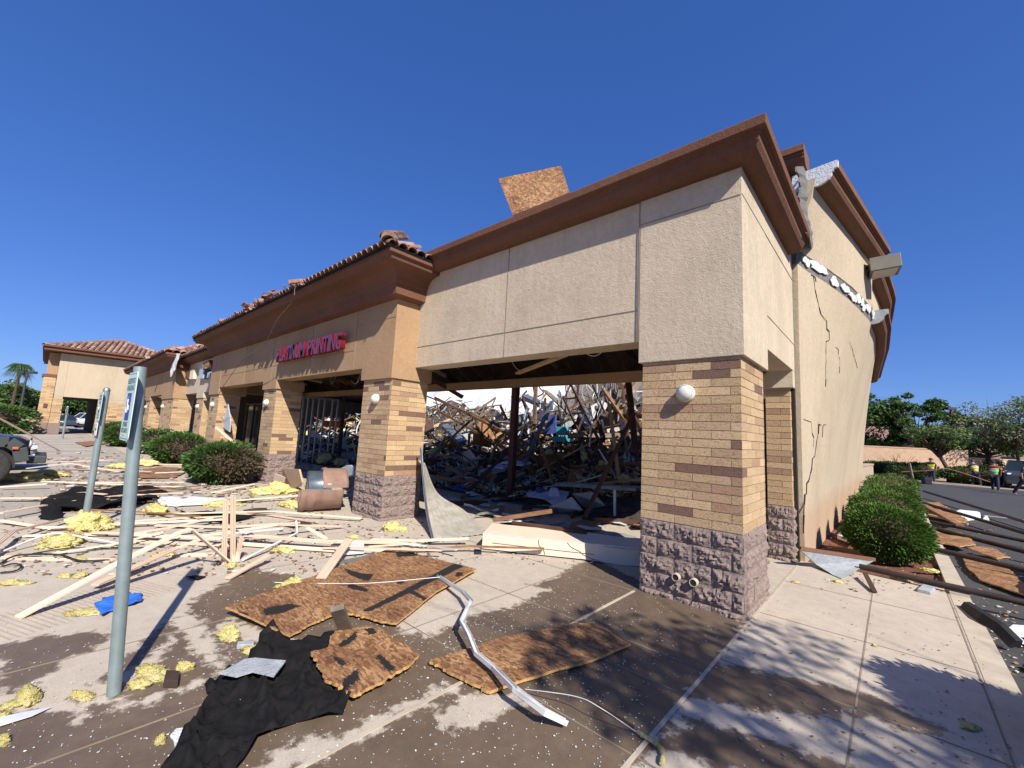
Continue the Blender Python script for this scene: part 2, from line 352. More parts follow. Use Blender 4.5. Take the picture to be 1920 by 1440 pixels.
def patch(poly,zf,step,thick=.012,attr=None):
    """thin sheet over a plan outline; zf(x,y) gives its height; returns (verts,top faces,rest faces,attr values)"""
    poly=[Vector(p[:2]) for p in poly]; xs=[p.x for p in poly]; ys=[p.y for p in poly]
    gx,gy=np.meshgrid(np.arange(min(xs),max(xs),step),np.arange(min(ys),max(ys),step)); gx=gx+(np.arange(gx.shape[0])%2)[:,None]*step/2
    sd=sdist(poly,gx.ravel(),gy.ravel()); pts=list(poly)+[Vector((a,b)) for a,b,d in zip(gx.ravel(),gy.ravel(),sd) if d>step*.45]
    n=len(poly); V,E,Fc,_,_,_=delaunay_2d_cdt(pts,[],[list(range(n))],1,1e-6)
    top=[(v.x,v.y,zf(v.x,v.y)) for v in V]; m=len(top); cnt={}
    for f in Fc:
        for i in range(len(f)): e=(f[i],f[(i+1)%len(f)]); cnt[e]=1
    rim=[e for e in cnt if (e[1],e[0]) not in cnt]
    bot=[(x,y,z-thick) for x,y,z in top]
    rest=[tuple(i+m for i in f[::-1]) for f in Fc]+[(b,a,a+m,b+m) for a,b in rim]
    av=[attr(v.x,v.y) for v in V]*2 if attr else None
    return top+bot,[tuple(f) for f in Fc],rest,av
def sheet(name,poly,zf,mats,step=.06,thick=.012,attr=None,parent=None,sm=False):
    v,t,r,av=patch(poly,zf,step,thick,attr); mb=MB(); mb.add(v,t,0,sm=sm); k=len(mb.f)
    for f in r: mb.f.append(f); mb.mi.append(1 if len(mats)>1 else 0); mb.c.append((1,1,1)); mb.sm.append(False)
    o=mb.build(name,mats,parent)
    if av: a=o.data.attributes.new('tar','FLOAT','POINT'); a.data.foreach_set('value',av)
    return o
# ================================================================ SETTING
WETP=[[(0,1212),(60,1195),(200,1183),(205,1200),(120,1240),(60,1290),(0,1300)],
 [(120,1335),(215,1250),(300,1180),(370,1120),(470,1068),(560,1080),(600,1090),(860,1180),(905,1120),(1040,1085),(1075,1058),(1120,1050),(1190,1085),(1240,1100),(1401,1170),(1180,1445),(1100,1700),(-300,1700),(-300,1330),(0,1330)],
 [(1275,1300),(1330,1240),(1480,1270),(1620,1300),(1700,1330),(1560,1345),(1400,1330)],[(1230,1400),(1300,1350),(1480,1400),(1600,1440),(1500,1470),(1350,1440)],
 [(1600,1320),(1640,1310),(1780,1370),(1700,1375)],[(540,1095),(640,1060),(700,1040),(640,1075)]]
DRYP=[[(820,1350),(830,1330),(880,1300),(960,1300),(985,1318),(930,1345),(880,1368),(840,1372)],
 [(835,1283),(855,1292),(700,1375),(560,1440),(500,1480),(430,1480),(520,1405),(640,1370)],
 [(505,1130),(560,1085),(620,1060),(640,1085),(560,1110),(520,1140)],[(720,1130),(905,1080),(1035,1105),(960,1140),(880,1155),(800,1195),(740,1180)],
 [(330,1130),(365,1150),(430,1235),(420,1260),(370,1230),(320,1165)],[(130,1330),(330,1190),(290,1250),(150,1345)],[(390,1180),(430,1160),(560,1200),(500,1215)],
 [(205,1325),(330,1290),(400,1262),(385,1280),(300,1310),(150,1350)]]
def wetness(x,y):
    s=np.full(np.shape(x),-9.)
    for p in WETP: s=np.maximum(s,sdist([G(*q) for q in p],x,y))
    for p in DRYP: s=np.minimum(s,-sdist([G(*q) for q in p],x,y))
    return np.clip(.5+s*2.6,0,1)
def flat(name,m,x0,x1,y0,y1,z,step=None,wet=False):
    nx=max(1,int((x1-x0)/(step or 99))); ny=max(1,int((y1-y0)/(step or 99)))
    X,Y=np.meshgrid(np.linspace(x0,x1,nx+1),np.linspace(y0,y1,ny+1)); V=np.stack([X.ravel(),Y.ravel(),np.full(X.size,z)],1)
    i=np.arange(ny)[:,None]*(nx+1)+np.arange(nx); i=i.ravel(); Fc=np.stack([i,i+1,i+nx+2,i+nx+1],1)
    me=bpy.data.meshes.new(name); me.from_pydata(V.tolist(),[],Fc.tolist()); me.materials.append(MT[m])
    if wet: a=me.attributes.new('wet','FLOAT','POINT'); a.data.foreach_set('value',wetness(X.ravel(),Y.ravel()).astype(np.float32))
    o=bpy.data.objects.new(name,me); sc.collection.objects.link(o); return tag(o,kind='structure')
flat('ground','desert',-900,900,-900,900,-.16)
flat('walkway','concrete',-9.5,1.62,-8,3.35,0,.04,True)
flat('far_walkway','kerb_concrete',-60,-9.5,-2.2,3.35,-.004)
flat('parking_lot','asphalt_pale',-75,-9.5,-60,-2.2,-.012)
flat('near_parking_lot','asphalt_pale',-9.5,1.8,-40,-8,-.012)
flat('building_floor','floor_concrete',-42,0,3.35,24,-.002)
flat('road','asphalt',1.8,75,-40,36.4,-.13)
flat('far_road','asphalt',-130,-76,-120,60,-.13)
b=MB()
for (x,y0,y1) in ((1.66,-8,3.1),): b.box(x-.04,1.8,y0,y1,-.13,.004)
b.box(1.62,1.8,3.1,30,-.13,.03); b.box(.04,1.62,29.8,30,-.13,.03)
struct('kerb',b,'kerb_concrete')
b=MB(); nxx,nyy=16,220
vs=[(.03+1.6*i/nxx,3.12+26.7*j/nyy,-.05+.05*nz((i*.1,j*.12),1.5,3)) for j in range(nyy+1) for i in range(nxx+1)]
b.add(vs,[(j*(nxx+1)+i,j*(nxx+1)+i+1,(j+1)*(nxx+1)+i+1,(j+1)*(nxx+1)+i) for j in range(nyy) for i in range(nxx)])
struct('planter_soil',b,'dirt')
b=MB(); b.box(-1.185,-1.155,-8,-.06,.001,.006); b.box(-.004,.022,-8,3.1,.001,.007)
struct('expansion_joint',b,'kerb_concrete')
b=MB()
for x,y0,y1 in ((.89,-8,3.1),(-2.08,-8,0),(-3.3,-8,-.1),(-4.5,-3.2,-.6),(-5.7,-2.4,-.6),(1.6,-8,3.1)): b.box(x-.006,x+.006,y0,y1,.0005,.003)
for y,x0,x1 in ((-1.255,-6,.0),(-.97,0,1.6),(-2.5,-3.3,1.6),(.42,.02,1.6),(1.9,.02,1.6),(-.06,-6,-1.2),(-1.7,-1.17,0)): b.box(x0,x1,y-.006,y+.006,.0005,.003)
struct('slab_groove',b,'joint_line')
# brushed ramp texture at the left
b=MB(); A=[G(0,1140),G(0,1215),G(330,1120),G(440,1050),G(210,1090)]
P0,P1=G(20,1200),G(330,1105); d=(P1-P0); nn=Vector((-d.y,d.x,0)).normalized(); dn=d.normalized()
k=0
while k*.045<d.length:
    q=P0+dn*(k*.045); b.beam(q+Vector((0,0,.001)),q+nn*(.62+.1*rnd.random())+Vector((0,0,.001)),.014,.004); k+=1
struct('ramp_ribbing',b,'groove_concrete')
b=MB()
for i in range(5):
    y=4.6+i*2.9; 
    if i!=3: b.box(3.3,8.2,y,y+.1,-.129,-.125)
b.box(9.5,9.6,-5,34,-.129,-.125)
struct('road_marking',b,'road_paint')
b=MB()
for i in range(12): b.box(-17-2.75*i-.05,-17-2.75*i+.05,-9,-3,-.011,-.007)
struct('bay_marking',b,'road_paint')
# ================================================================ BUILDING
mall=thing('strip_mall','long beige and tan stucco store building with brick columns and its roof torn open','building')
PAL=[((.53,.375,.21),5),((.48,.33,.18),5),((.50,.345,.2),4),((.44,.29,.165),3),((.37,.225,.135),1.3),((.19,.105,.075),1.2)]
def brickcol(): 
    c=rnd.choices([p[0] for p in PAL],[p[1] for p in PAL])[0]; k=rnd.uniform(.9,1.08); return tuple(x*k for x in c)
ZS,ZB=.838,2.72
def brick_column(x0,x1,y0,y1,parent=mall,fine=True,seed=0):
    """brick shaft from ZS to ZB with its split-face stone base"""
    i=.035; ax0,ax1,ay0,ay1=x0+i,x1-i,y0+i,y1-i
    b=MB(); b.box(ax0,ax1,ay0,ay1,ZS-.02,ZB,0)
    ch=(ZB-ZS)/19.4; L=.40; g=.008
    for r in range(20):
        z0=ZS+r*ch+g/2; z1=min(ZS+(r+1)*ch-g/2,ZB-.001)
        if z1-z0<.02: continue
        for (face,u0,u1) in (('f',ax0,ax1),('r',ay0,ay1),('b',ax0,ax1),('l',ay0,ay1)):
            if not fine and face in 'bl': continue
            u=u0-(L*.5 if (r%2)^(face in 'rl') else 0)
            while u<u1-.01:
                a=max(u,u0)+(g/2 if u>u0 else -.0065*(face in 'fb')); e=min(u+L,u1)-(g/2 if u+L<u1 else -.0065*(face in 'fb')); u+=L
                if e-a<.015: continue
                p=rnd.uniform(.004,.008); c=brickcol()
                if face=='f': b.box(a,e,ay0-p,ay0+.001,z0,z1,1,c)
                elif face=='b': b.box(a,e,ay1-.001,ay1+p,z0,z1,1,c)
                elif face=='r': b.box(ax1-.001,ax1+p,a,e,z0,z1,1,c)
                else: b.box(ax0-p,ax0+.001,a,e,z0,z1,1,c)
    o=b.build('brick_column',['brick_mortar','brick'],parent)
    s=MB(); hh=.195; s.box(x0+.03,x1-.03,y0+.03,y1-.03,-.02,ZS-.012,1); R_=-1
    rows=[(-.02,.058)]+[(.058+hh*k,.058+hh*(k+1)) for k in range(4)]
    st=.017 if fine else .08
    for ri,(z0,z1) in enumerate(rows):
        z1=min(z1,ZS)
        for face in 'frbl':
            if not fine and face in 'bl': continue
            u0,u1=(x0+.03,x1-.03) if face in 'fb' else (y0+.03,y1-.03)
            u=u0-(.2 if (ri%2)^(face in 'rl') else 0)
            while u<u1-.01:
                a=max(u,u0); e=min(u+.4,u1); u+=.4; ga=.004 if a>u0 else -.004; ge=.004 if e<u1 else -.004
                a+=ga; e-=ge; nu=max(2,int((e-a)/st)); nv=max(2,int((z1-z0-.008)/st)); off=rnd.random()*50; vs=[]
                for jj in range(nv+1):
                    for ii in range(nu+1):
                        uu=a+(e-a)*ii/nu; zz=z0+.004+(z1-z0-.008)*jj/nv
                        ed=min(1,3.5*min(ii/nu,1-ii/nu,jj/nv*.8,(1-jj/nv)*.8)+.12)
                        p=.002+ed*(.024+.026*mn.fractal(Vector((uu*7+off,zz*7,off)),.6,2.2,3)+.026*mn.fractal(Vector((uu*24+off,zz*24,off)),.45,2.3,3))
                        p=max(p,-.004)
                        if face=='f': q=(uu,y0+.03-p,zz)
                        elif face=='b': q=(uu,y1-.03+p,zz)
                        elif face=='r': q=(x1-.03+p,uu,zz)
                        else: q=(x0+.03-p,uu,zz)
                        vs.append(q)
                s.add(vs,[(j*(nu+1)+k,j*(nu+1)+k+1,(j+1)*(nu+1)+k+1,(j+1)*(nu+1)+k) for j in range(nv) for k in range(nu)],0)
    s.build('stone_base',['split_stone','brick_mortar'],o)
    return o
c1=brick_column(-1.17,0,0,1.11)
brick_column(-.42,-.02,3.06,3.28)
c2=brick_column(-7.17,-6.03,-.49,.42)
brick_column(-13.2,-12.12,-.49,.3,fine=True)
brick_column(-19.4,-18.1,-.49,.3,fine=False)
brick_column(-24.1,-22.8,0,.8,fine=False); brick_column(-29.8,-26.6,-.49,.4,fine=False); brick_column(-35.3,-33.7,-.49,.4,fine=False); brick_column(-41.5,-40.2,-.49,.4,fine=False)
# vent pipes in the corner pillar's base
p=MB()
for px,py in ((1268,1082),(1301,1092)):
    q=PY(px,py,-.02); p=MB(); p.lathe([(.033,.004),(.034,0),(.041,0),(.043,.005),(.043,.06)],(q.x,-.052,q.z),(0,1,0),20); p.lathe([(.0,.006),(.033,.006)],(q.x,-.052,q.z),(0,1,0),20,1); p.build('drain_pipe',['kerb_concrete','crack_dark'],c1)
# stucco walls
b=MB()
b.box(-6.03,-1.19,.02,.4,3.0,5.18)                    # header above the wide opening
b.box(-1.19,.015,.0,1.17,2.722,5.18)
b.box(-.36,.013,1.17,3.2,3.0,5.18)                   # header over the side passage
b.box(-.44,.012,3.02,3.2,2.722,3.0)
b.build('stucco_wall','stucco_beige',mall,.006)
b=MB()
b.box(-7.2,-6.02,-.51,.45,2.722,4.4); b.box(-18.1,-7.2,-.5,-.1,2.98,4.4); b.box(-13.22,-12.1,-.51,.3,2.722,2.98); b.box(-19.5,-18.1,-.51,.45,2.722,4.4)
b.box(-19.5,-19.1,.45,3,2.9,4.4)
b.build('tan_stucco_wall','stucco_tan',mall,.006)
g=MB()
def groove(a,b_): g.beam(a,b_,.007,.010)
for x in (-1.2,-3.55): groove((x,.017 if x<-1.3 else -.001,3.0),(x,.017 if x<-1.3 else -.001,4.9))
groove((-6,.017,3.42),(-1.2,.017,3.42)); groove((-1.19,-.002,4.56),(.0,-.002,4.56)); groove((.016,0,4.56),(.016,3.2,4.56)); groove((.0145,1.2,3.45),(.0145,3.2,3.45))
for x in (-7.6,-9.9,-12.6,-15.2): groove((x,-.503,2.98 if x!=-12.6 else 2.75),(x,-.503,4.33))
groove((-18,-.503,3.42),(-7.6,-.503,3.42)); groove((-7.6,-.503,3.95),(-6.03,-.513,3.95))
g.build('control_joint','joint_line',mall)
b=MB()  # patched stucco repair marks on corner pier

# cornices
PR1=[(0,4.885),(.07,4.885),(.135,4.905),(.19,4.945),(.222,5.0),(.228,5.05),(.25,5.055),(.252,5.09),(.30,5.10),(.305,5.205),(.29,5.22),(-.28,5.22),(-.28,4.9)]
b=MB(); b.sweep(PR1,[(-5.75,.0,0),(.015,0,0),(.015,2.88,0)])
b.build('cornice','trim_brown',mall,.006)
b=MB(); b.box(-5.9,-.3,.28,.3,5.0,5.235); b.build('parapet_flashing','white_metal',mall)
PR2=[(0,4.30),(.18,4.345),(.205,4.55),(.215,4.57),(.23,4.60),(.25,4.66),(.30,4.73),(.37,4.78),(.50,4.81),(.58,4.815),(.595,4.86),(.615,4.895),(.655,4.91),(.655,5.0),(.3,5.02),(-.2,5.02),(-.2,4.3)]
b=MB(); b.sweep(PR2,[(-19.5,1.6,0),(-19.5,-.49,0),(-6.03,-.49,0),(-6.03,.3,0)])
b.build('cornice','trim_brown',mall,.006)
# clay tile roofs
def tile(b,o,u,v,n,L,wd,c,thick=.014):
    """one barrel tile: o low-left corner, u across, v up slope, n out of roof"""
    K=7; vs=[]
    for j,(s,rs) in enumerate(((0,1.0),(1,.86))):
        for t_ in (0,1):
            for k in range(K):
                a=math.pi*k/(K-1); x=wd*.5-math.cos(a)*wd*.5*rs; h=math.sin(a)*wd*.42*rs+(.02 if j==0 else 0)-t_*thick
                vs.append(o+u*x+v*(L*s)+n*h)
    fs=[]
    for k in range(K-1):
        fs+=[(k,k+1,2*K+k+1,2*K+k),(K+k+1,K+k,3*K+k,3*K+k+1),(k+1,k,K+k,K+k+1)]
    b.add(vs,fs,0,c)
def tcol(): 
    k=rnd.uniform(.75,1.15); return rnd.choice([(.34*k,.19*k,.135*k),(.40*k,.24*k,.17*k),(.27*k,.15*k,.115*k),(.45*k,.29*k,.22*k)])
def tile_roof(name,o,u,v,W,H,parent,skip=None,mess=0.,wd=.2,row=.32,under='felt',cut=(0,0)):
    o=Vector(o);u=Vector(u).normalized();v=Vector(v).normalized();n=u.cross(v).normalized(); 
    if n.z<0: n=-n
    b=MB(); nu=int(W/wd); nv=int(H/row)
    for j in range(nv):
        for i in range(nu):
            if skip and skip(i*wd,j*row): continue
            q=o+u*(i*wd)+v*(j*row)+n*(.0); uu,vv=u,v
            if rnd.random()<mess: 
                a=rnd.gauss(0,.35); uu=(u*math.cos(a)+v*math.sin(a)); vv=(v*math.cos(a)-u*math.sin(a)); q=q-v*rnd.uniform(0,.25)+n*rnd.uniform(0,.07)
            tile(b,q,uu,vv,n,row*1.15,wd*.98,tcol())
    cr=[o,o+u*W,o+u*(W-cut[1])+v*H,o+u*cut[0]+v*H]; b.add([p-n*.01 for p in cr]+[p-n*.05 for p in cr],[(0,1,2,3),(7,6,5,4),(0,4,5,1),(1,5,6,2),(2,6,7,3),(3,7,4,0)],1)
    return b.build(name,['roof_tile',under],parent)
vv=Vector((0,math.cos(R(21)),math.sin(R(21))))
tile_roof('tile_roof',(-20.1,-1.2,5.02),(1,0,0),vv,14.75,1.75,mall,lambda x,y:(y>.3 and y>(14.75-x)*1.0+.1) or (6.2<x<8.6 and rnd.random()<.45 and y<.5) or (x<y),.07,cut=(1.75,1.75))
# return slope at the right-hand end
vr=Vector((-math.cos(R(21)),0,math.sin(R(21))))
tile_roof('tile_roof',(-5.35,-1.2,5.02),(0,1,0),vr,1.25,1.2,mall,lambda x,y:x<y-.1,.05,cut=(1.2,0))
b=MB()          # stacked hip caps at the corner
hd=Vector((-1,1,.52)).normalized()
for k in range(9):
    q=Vector((-5.42,-1.22,5.12))+hd*(k*.13)+Vector((0,0,.015*k)); s_=Vector((1,1,0)).normalized(); tile(b,q-s_*.13,s_,hd,s_.cross(hd),.36,.27,tcol())
for k in range(4):
    s_=Vector((1,1,0)).normalized(); tile(b,Vector((-5.40,-1.20,5.06+.022*k))-s_*.12,s_,hd,s_.cross(hd),.3,.25,(.42,.3,.22))
b.build('ridge_cap',['roof_tile'],mall)
b=MB()
for i in range(46):
    x=rnd.gauss(-12.3,1.6); q=Vector((x,-1.2+rnd.uniform(-.05,.25),5.07+rnd.uniform(0,.16)))
    b.rbox(q,(rnd.uniform(.1,.38),rnd.uniform(.05,.2),.02),(rnd.gauss(0,.5),rnd.gauss(0,.4),rnd.uniform(0,3)),0,tcol())
b.build('broken_tile_pile',['roof_tile'],mall)['kind']='stuff'
# torn cornice behind corner, roof deck and rafters of canopy
b=MB(); b.sweep([(x,z+1.75) for x,z in PR1],[(-.75,3.52,0),(.24,3.5,0)]); b.build('parapet_fragment','trim_side',mall)
b=MB(); b.box(-19.4,-.4,.42,3.2,4.62,4.68); b.build('canopy_deck','deck_dark',mall)
b=MB(); b.box(-21,-.36,3.02,3.3,2.97,3.16); b.build('inner_beam','stucco_tan',mall)
for x0,x1 in ((-32,-11.0),(-11.3,-.4)):
    b=MB(); n_=40; zs=lambda i: 3.44+.05*math.sin(i*1.7)+.04*math.sin(i*4.1); v=[]
    for i in range(n_+1):
        x=x0+(x1-x0)*i/n_; yy=5.7+.35*math.sin(i*2.3)+.2*math.sin(i*.9); v+=[(x,3.1,4.6),(x,4.4,4.25),(x,yy,zs(i)),(x,yy,zs(i)+.03),(x,4.4,4.29),(x,3.1,4.64)]
    b.add(v,[(i*6+j,(i+1)*6+j,(i+1)*6+(j+1)%6,i*6+(j+1)%6) for i in range(n_) for j in range(6)]); b.build('sagging_roof_deck','deck_dark',mall)
    for k in range(int((x1-x0)/.8)):
        b=MB(); x=x0+.3+k*.8+rnd.uniform(-.1,.1); b.beam((x,3.1,4.50),(x+rnd.uniform(-.2,.2),5.5+rnd.uniform(-.5,.5),3.72+rnd.uniform(-.1,.2)),.05,.16); b.build('rafter',rnd.choice(['wood_dark','wood']),mall)
for i in range(26):
    x=-.9-i*.72; b=MB(); b.beam((x,.42,4.45+rnd.uniform(-.06,.02)),(x+rnd.uniform(-.1,.1),3.05,4.4+rnd.uniform(-.1,.05)),.045,.22); b.build('rafter','wood_dark',mall)
for i in range(22):
    x=-1.0-i*.8+rnd.uniform(-.2,.2); b=MB(); a=Vector((x,.42+rnd.uniform(0,.4),3.5+rnd.uniform(0,.5))); b.beam(a,a+Vector((rnd.uniform(-1.4,.8),2.2,rnd.uniform(-.35,.1))),.035,.09,rnd.uniform(-.5,.5)); b.build('ceiling_joist',rnd.choice(['wood','wood_pale','wood_pale','wood_grey']),mall)
# ---- bulging, cracked side wall
def AY(y): return float(np.interp(y,[3.2,3.8,4.5,6,8,10,13,17,20],[.0,.10,.28,.58,.84,.9,.84,.64,.5]))
def UP_(y): return float(np.interp(y,[3.3,7.9,8.1,11,14,20],[.33,.98,.88,1.1,1.0,.85]))
def S(y,z):
    a=.06+AY(y)*(max(min(z,5.15),0)/5.0)**1.5
    return a if z<=5.15 else a+(UP_(y)-a)*(z-5.15)/1.05
def OnS(px,py):
    x=.3
    for _ in range(25):
        q=PX(px,py,x); x=.5*x+.5*S(min(max(q.y,3.2),20),q.z)
    return PX(px,py,x)
def wall_strip(b,y0,y1,z0,z1f,ny=60,nzv=24,off=0,m=0):
    vs=[]
    for j in range(nzv+1):
        for i in range(ny+1):
            y=y0+(y1-y0)*i/ny; z=z0(y)+(z1f(y)-z0(y))*j/nzv; vs.append((S(y,z)+off+.006*nz((y,z,0),.8,4),y,z))
    n0=len(vs); vs+=[(x-.22,y,z) for x,y,z in vs]; fs=[]
    for j in range(nzv):
        for i in range(ny):
            a=j*(ny+1)+i; fs.append((a,a+1,a+ny+2,a+ny+1)); a+=n0; fs.append((a+ny+1,a+ny+2,a+1,a))
    for i in range(ny):
        a=i; fs.append((a+1,a,a+n0,a+1+n0)); a=nzv*(ny+1)+i; fs.append((a,a+1,a+1+n0,a+n0))
    for j in range(nzv):
        a=j*(ny+1); fs.append((a,a+ny+1,a+ny+1+n0,a+n0)); a+=ny; fs.append((a+ny+1,a,a+n0,a+ny+1+n0))
    return b.add(vs,fs,m,sm=False)
b=MB(); wall_strip(b,3.32,20,lambda y:-.05,lambda y:4.88)
side=b.build('side_wall','stucco_side',mall)
b=MB(); wall_strip(b,3.32,20,lambda y:4.88,lambda y:5.16 ,60,3,-.012); b.build('ripped_band','lath_grey',side)
b=MB(); wall_strip(b,3.36,7.9,lambda y:5.16,lambda y:6.35,24,8); wall_strip(b,8.15,20,lambda y:5.16,lambda y:6.05,40,8); b.build('parapet_wall','stucco_side',side)
# white foam left where the cornice tore off
b=MB(); r2=random.Random(3)
y=3.5
while y<8.3:
    L=r2.uniform(.25,.8); z=5.02+r2.uniform(-.04,.06)
    pts=[]; K=16
    for k in range(K):
        a=2*math.pi*k/K; ya=y+L/2+math.cos(a)*L/2*r2.uniform(.75,1.1); za=z+math.sin(a)*.085*r2.uniform(.5,1.25); pts.append((ya,za))
    n0=[(S(a,c)+.004,a,c) for a,c in pts]; n1=[(S(a,c)+.022,a+.002,c) for a,c in pts]
    b.add(n0+n1,[tuple(range(K,2*K))]+[(k,(k+1)%K,K+(k+1)%K,K+k) for k in range(K)])
    y+=L*r2.uniform(.75,1.25)
b.build('foam_scar','foam_white',side)
PRs=[(x*1.12,(z-4.885)) for x,z in PR1]
def wall_cornice(y0,y1,zb,n,name='side_cornice'):
    b=MB(); path=[(S(y0+(y1-y0)*i/n,zb)+.0,y0+(y1-y0)*i/n,zb) for i in range(n+1)]; b.sweep(PRs,path); o=b.build(name,'trim_side',side)
    e=MB(); q=Vector(path[0]); 
    tt=(Vector(path[1])-q).normalized(); e.sweep([(x*1.005,z*1.005) for x,z in PRs],[q-tt*.05,q+tt*.002]); e.build('broken_end','foam_white' if zb>6 else 'plaster_grey',o); return o
wall_cornice(3.42,7.9,6.2,14); wall_cornice(8.2,20,5.93,30); wall_cornice(8.45,20,4.885,30)
# torn lath hanging in the corner gap
b=MB(); r5=random.Random(8); pts=[(1500+20*t_+3*math.sin(t_*9)+(6*(t_-.7) if t_>.7 else 0),312+153*t_) for t_ in [i/16 for i in range(17)]]; wd=[(15 if i<9 else 18-i*.5 if i<13 else 12-3*(i-13))*r5.uniform(.7,1.15) for i in range(17)]; L1=[];L2=[]
for (px,py),w_ in zip(pts,wd): L1.append(PX(px-w_/2,py,.28+.04*rnd.random())); L2.append(PX(px+w_/2,py,.22+.05*rnd.random()))
vs=L1+L2; K=len(pts); vs+=[p-Vector((.02,0,0)) for p in vs]
b.add(vs,[(i,i+1,K+i+1,K+i) for i in range(K-1)]+[(2*K+i+1,2*K+i,3*K+i,3*K+i+1) for i in range(K-1)]+[(i+1,i,2*K+i,2*K+i+1) for i in range(K-1)]+[(K+i,K+i+1,3*K+i+1,3*K+i) for i in range(K-1)])
b.build('torn_lath','lath_grey',mall)
# gap between pier and side wall
b=MB(); b.box(-.35,.0,3.2,3.3,0,5.3); b.build('joint_gap','crack_dark',mall)
def crack(pts,w0=.010):
    b=MB(); P=[OnS(*p)+Vector((.0085,0,0)) for p in pts]; r3=random.Random(len(pts)+int(pts[0][0])); Q=[]
    for a,c in zip(P[:-1],P[1:]):
        k=max(1,int((c-a).length/.12))
        for j in range(k): 
            q=a.lerp(c,j/k)+Vector((0,r3.gauss(0,.008),r3.gauss(0,.008))); q.x=S(q.y,q.z)+.0085; Q.append(q)
    Q.append(P[-1])
    for a,c in zip(Q[:-1],Q[1:]): b.beam(a,c,w0*r3.choice([.25,.4,.6,.9,1.1]),.006)
    b.build('crack','crack_dark',side)
crack([(1529,528),(1527,520),(1520,515)],.015); crack([(1524,518),(1527,545),(1538,590),(1549,600),(1549,617),(1554,622),(1554,638),(1548,640),(1547,725)],.014)
crack([(1539,796),(1534,796),(1533,812),(1530,828),(1527,856),(1522,860),(1521,878),(1515,903),(1512,907),(1511,925),(1508,926),(1506,965),(1505,1000)],.022)
crack([(1506,786),(1520,791),(1522,812),(1525,820),(1524,838)],.01); crack([(1549,796),(1542,797),(1541,820)],.012); crack([(1566,650),(1571,655),(1571,665)],.008); crack([(1572,668),(1574,675),(1573,700)],.008); crack([(1592,640),(1596,650),(1607,690)],.007)
# wall light on the side wall
f=thing('wall_floodlight','boxy bronze floodlight on an arm high on the cracked side wall','floodlight')
q=PY(1657,500,7.3); b=MB(); b.rbox(q,(.52,.62,.30),(0,R(-3),R(6))); b.build('housing','fixture_bronze',f,.008)
b=MB(); b.rbox(q+Vector((0,0,-.157)),(.42,.5,.015),(0,R(-4),R(8))); b.build('lens','lamp_glass',f)
b=MB(); b.beam((S(7.4,q.z)-.02,7.4,q.z),q+Vector((-.2,.05,0)),.06,.06); b.build('arm','fixture_bronze',f)
# ---- far sections
b=MB(); b.box(-26.6,-19.4,.0,.4,2.98,4.75); b.box(-24.1,-22.8,-.01,.8,2.722,2.98); b.build('beige_stucco_wall','stucco_beige',mall,.01)
b=MB(); b.box(-29.8,-26.6,-.51,.5,2.722,4.4); b.box(-41.5,-29.8,-.5,-.1,2.98,4.4); b.box(-35.3,-33.7,-.51,.4,2.722,2.98);b.box(-41.5,-40.2,-.51,.4,2.722,2.98); b.build('tan_stucco_wall','stucco_tan',mall,.01)
b=MB(); b.sweep(PR2,[(-41.5,1.6,0),(-41.5,-.49,0),(-26.6,-.49,0),(-26.6,.3,0)]); b.build('cornice','trim_brown',mall,.01)
b=MB(); b.sweep([(0,4.55),(.3,4.62),(.42,4.72),(.42,4.82),(-.2,4.82),(-.2,4.55)],[(-26.2,0,0),(-19.6,0,0)]); b.build('cornice','trim_brown',mall)
vw=Vector((0,math.cos(R(24)),math.sin(R(24))))
tile_roof('tile_roof',(-27,-.5,4.82),(1,0,0),vw,7.4,2.2,mall,None,.06,.3,.4)
tile_roof('tile_roof',(-42,-1.2,5.02),(1,0,0),vw,16.0,2.8,mall,lambda x,y:x>16.0-y-.2 or (x<y),.03,.32,.42,cut=(2.8,2.8))
vr=Vector((-math.cos(R(24)),0,math.sin(R(24)))); tile_roof('tile_roof',(-25.95,-1.2,5.02),(0,1,0),vr,2.4,2.3,mall,lambda x,y:x<y-.1,.03,.32,.42,cut=(2.3,0))
b=MB(); b.box(-41.4,-19.4,.42,3.2,4.3,4.36); b.build('canopy_deck','deck_dark',mall)
b=MB(); b.box(-41.4,-22.2,3.3,3.5,0,4.3); b.build('shop_wall','deck_dark',mall)
for x0,x1 in ((-27.4,-22.6),(-33.4,-30),(-40,-35.6)):
    b=MB(); b.box(x0,x1,3.2,3.28,.1,2.7); b.build('shop_window','car_glass',mall); b=MB(); k=x0
    while k<=x1: b.box(k-.03,k+.03,3.14,3.2,0,2.8); k+=(x1-x0)/4
    b.box(x0,x1,3.14,3.199,2.7,2.76); b.build('window_frame','fixture_bronze',mall)
b=MB(); b.box(-42,-41.8,3.3,22,0,4.4); b.box(-42,-11,21.8,22,0,4.4); b.build('rear_wall','grey_wall',mall)
b=MB(); b.box(-42,-30,3.5,21.8,4.3,4.36); b.build('roof_deck','deck_dark',mall)
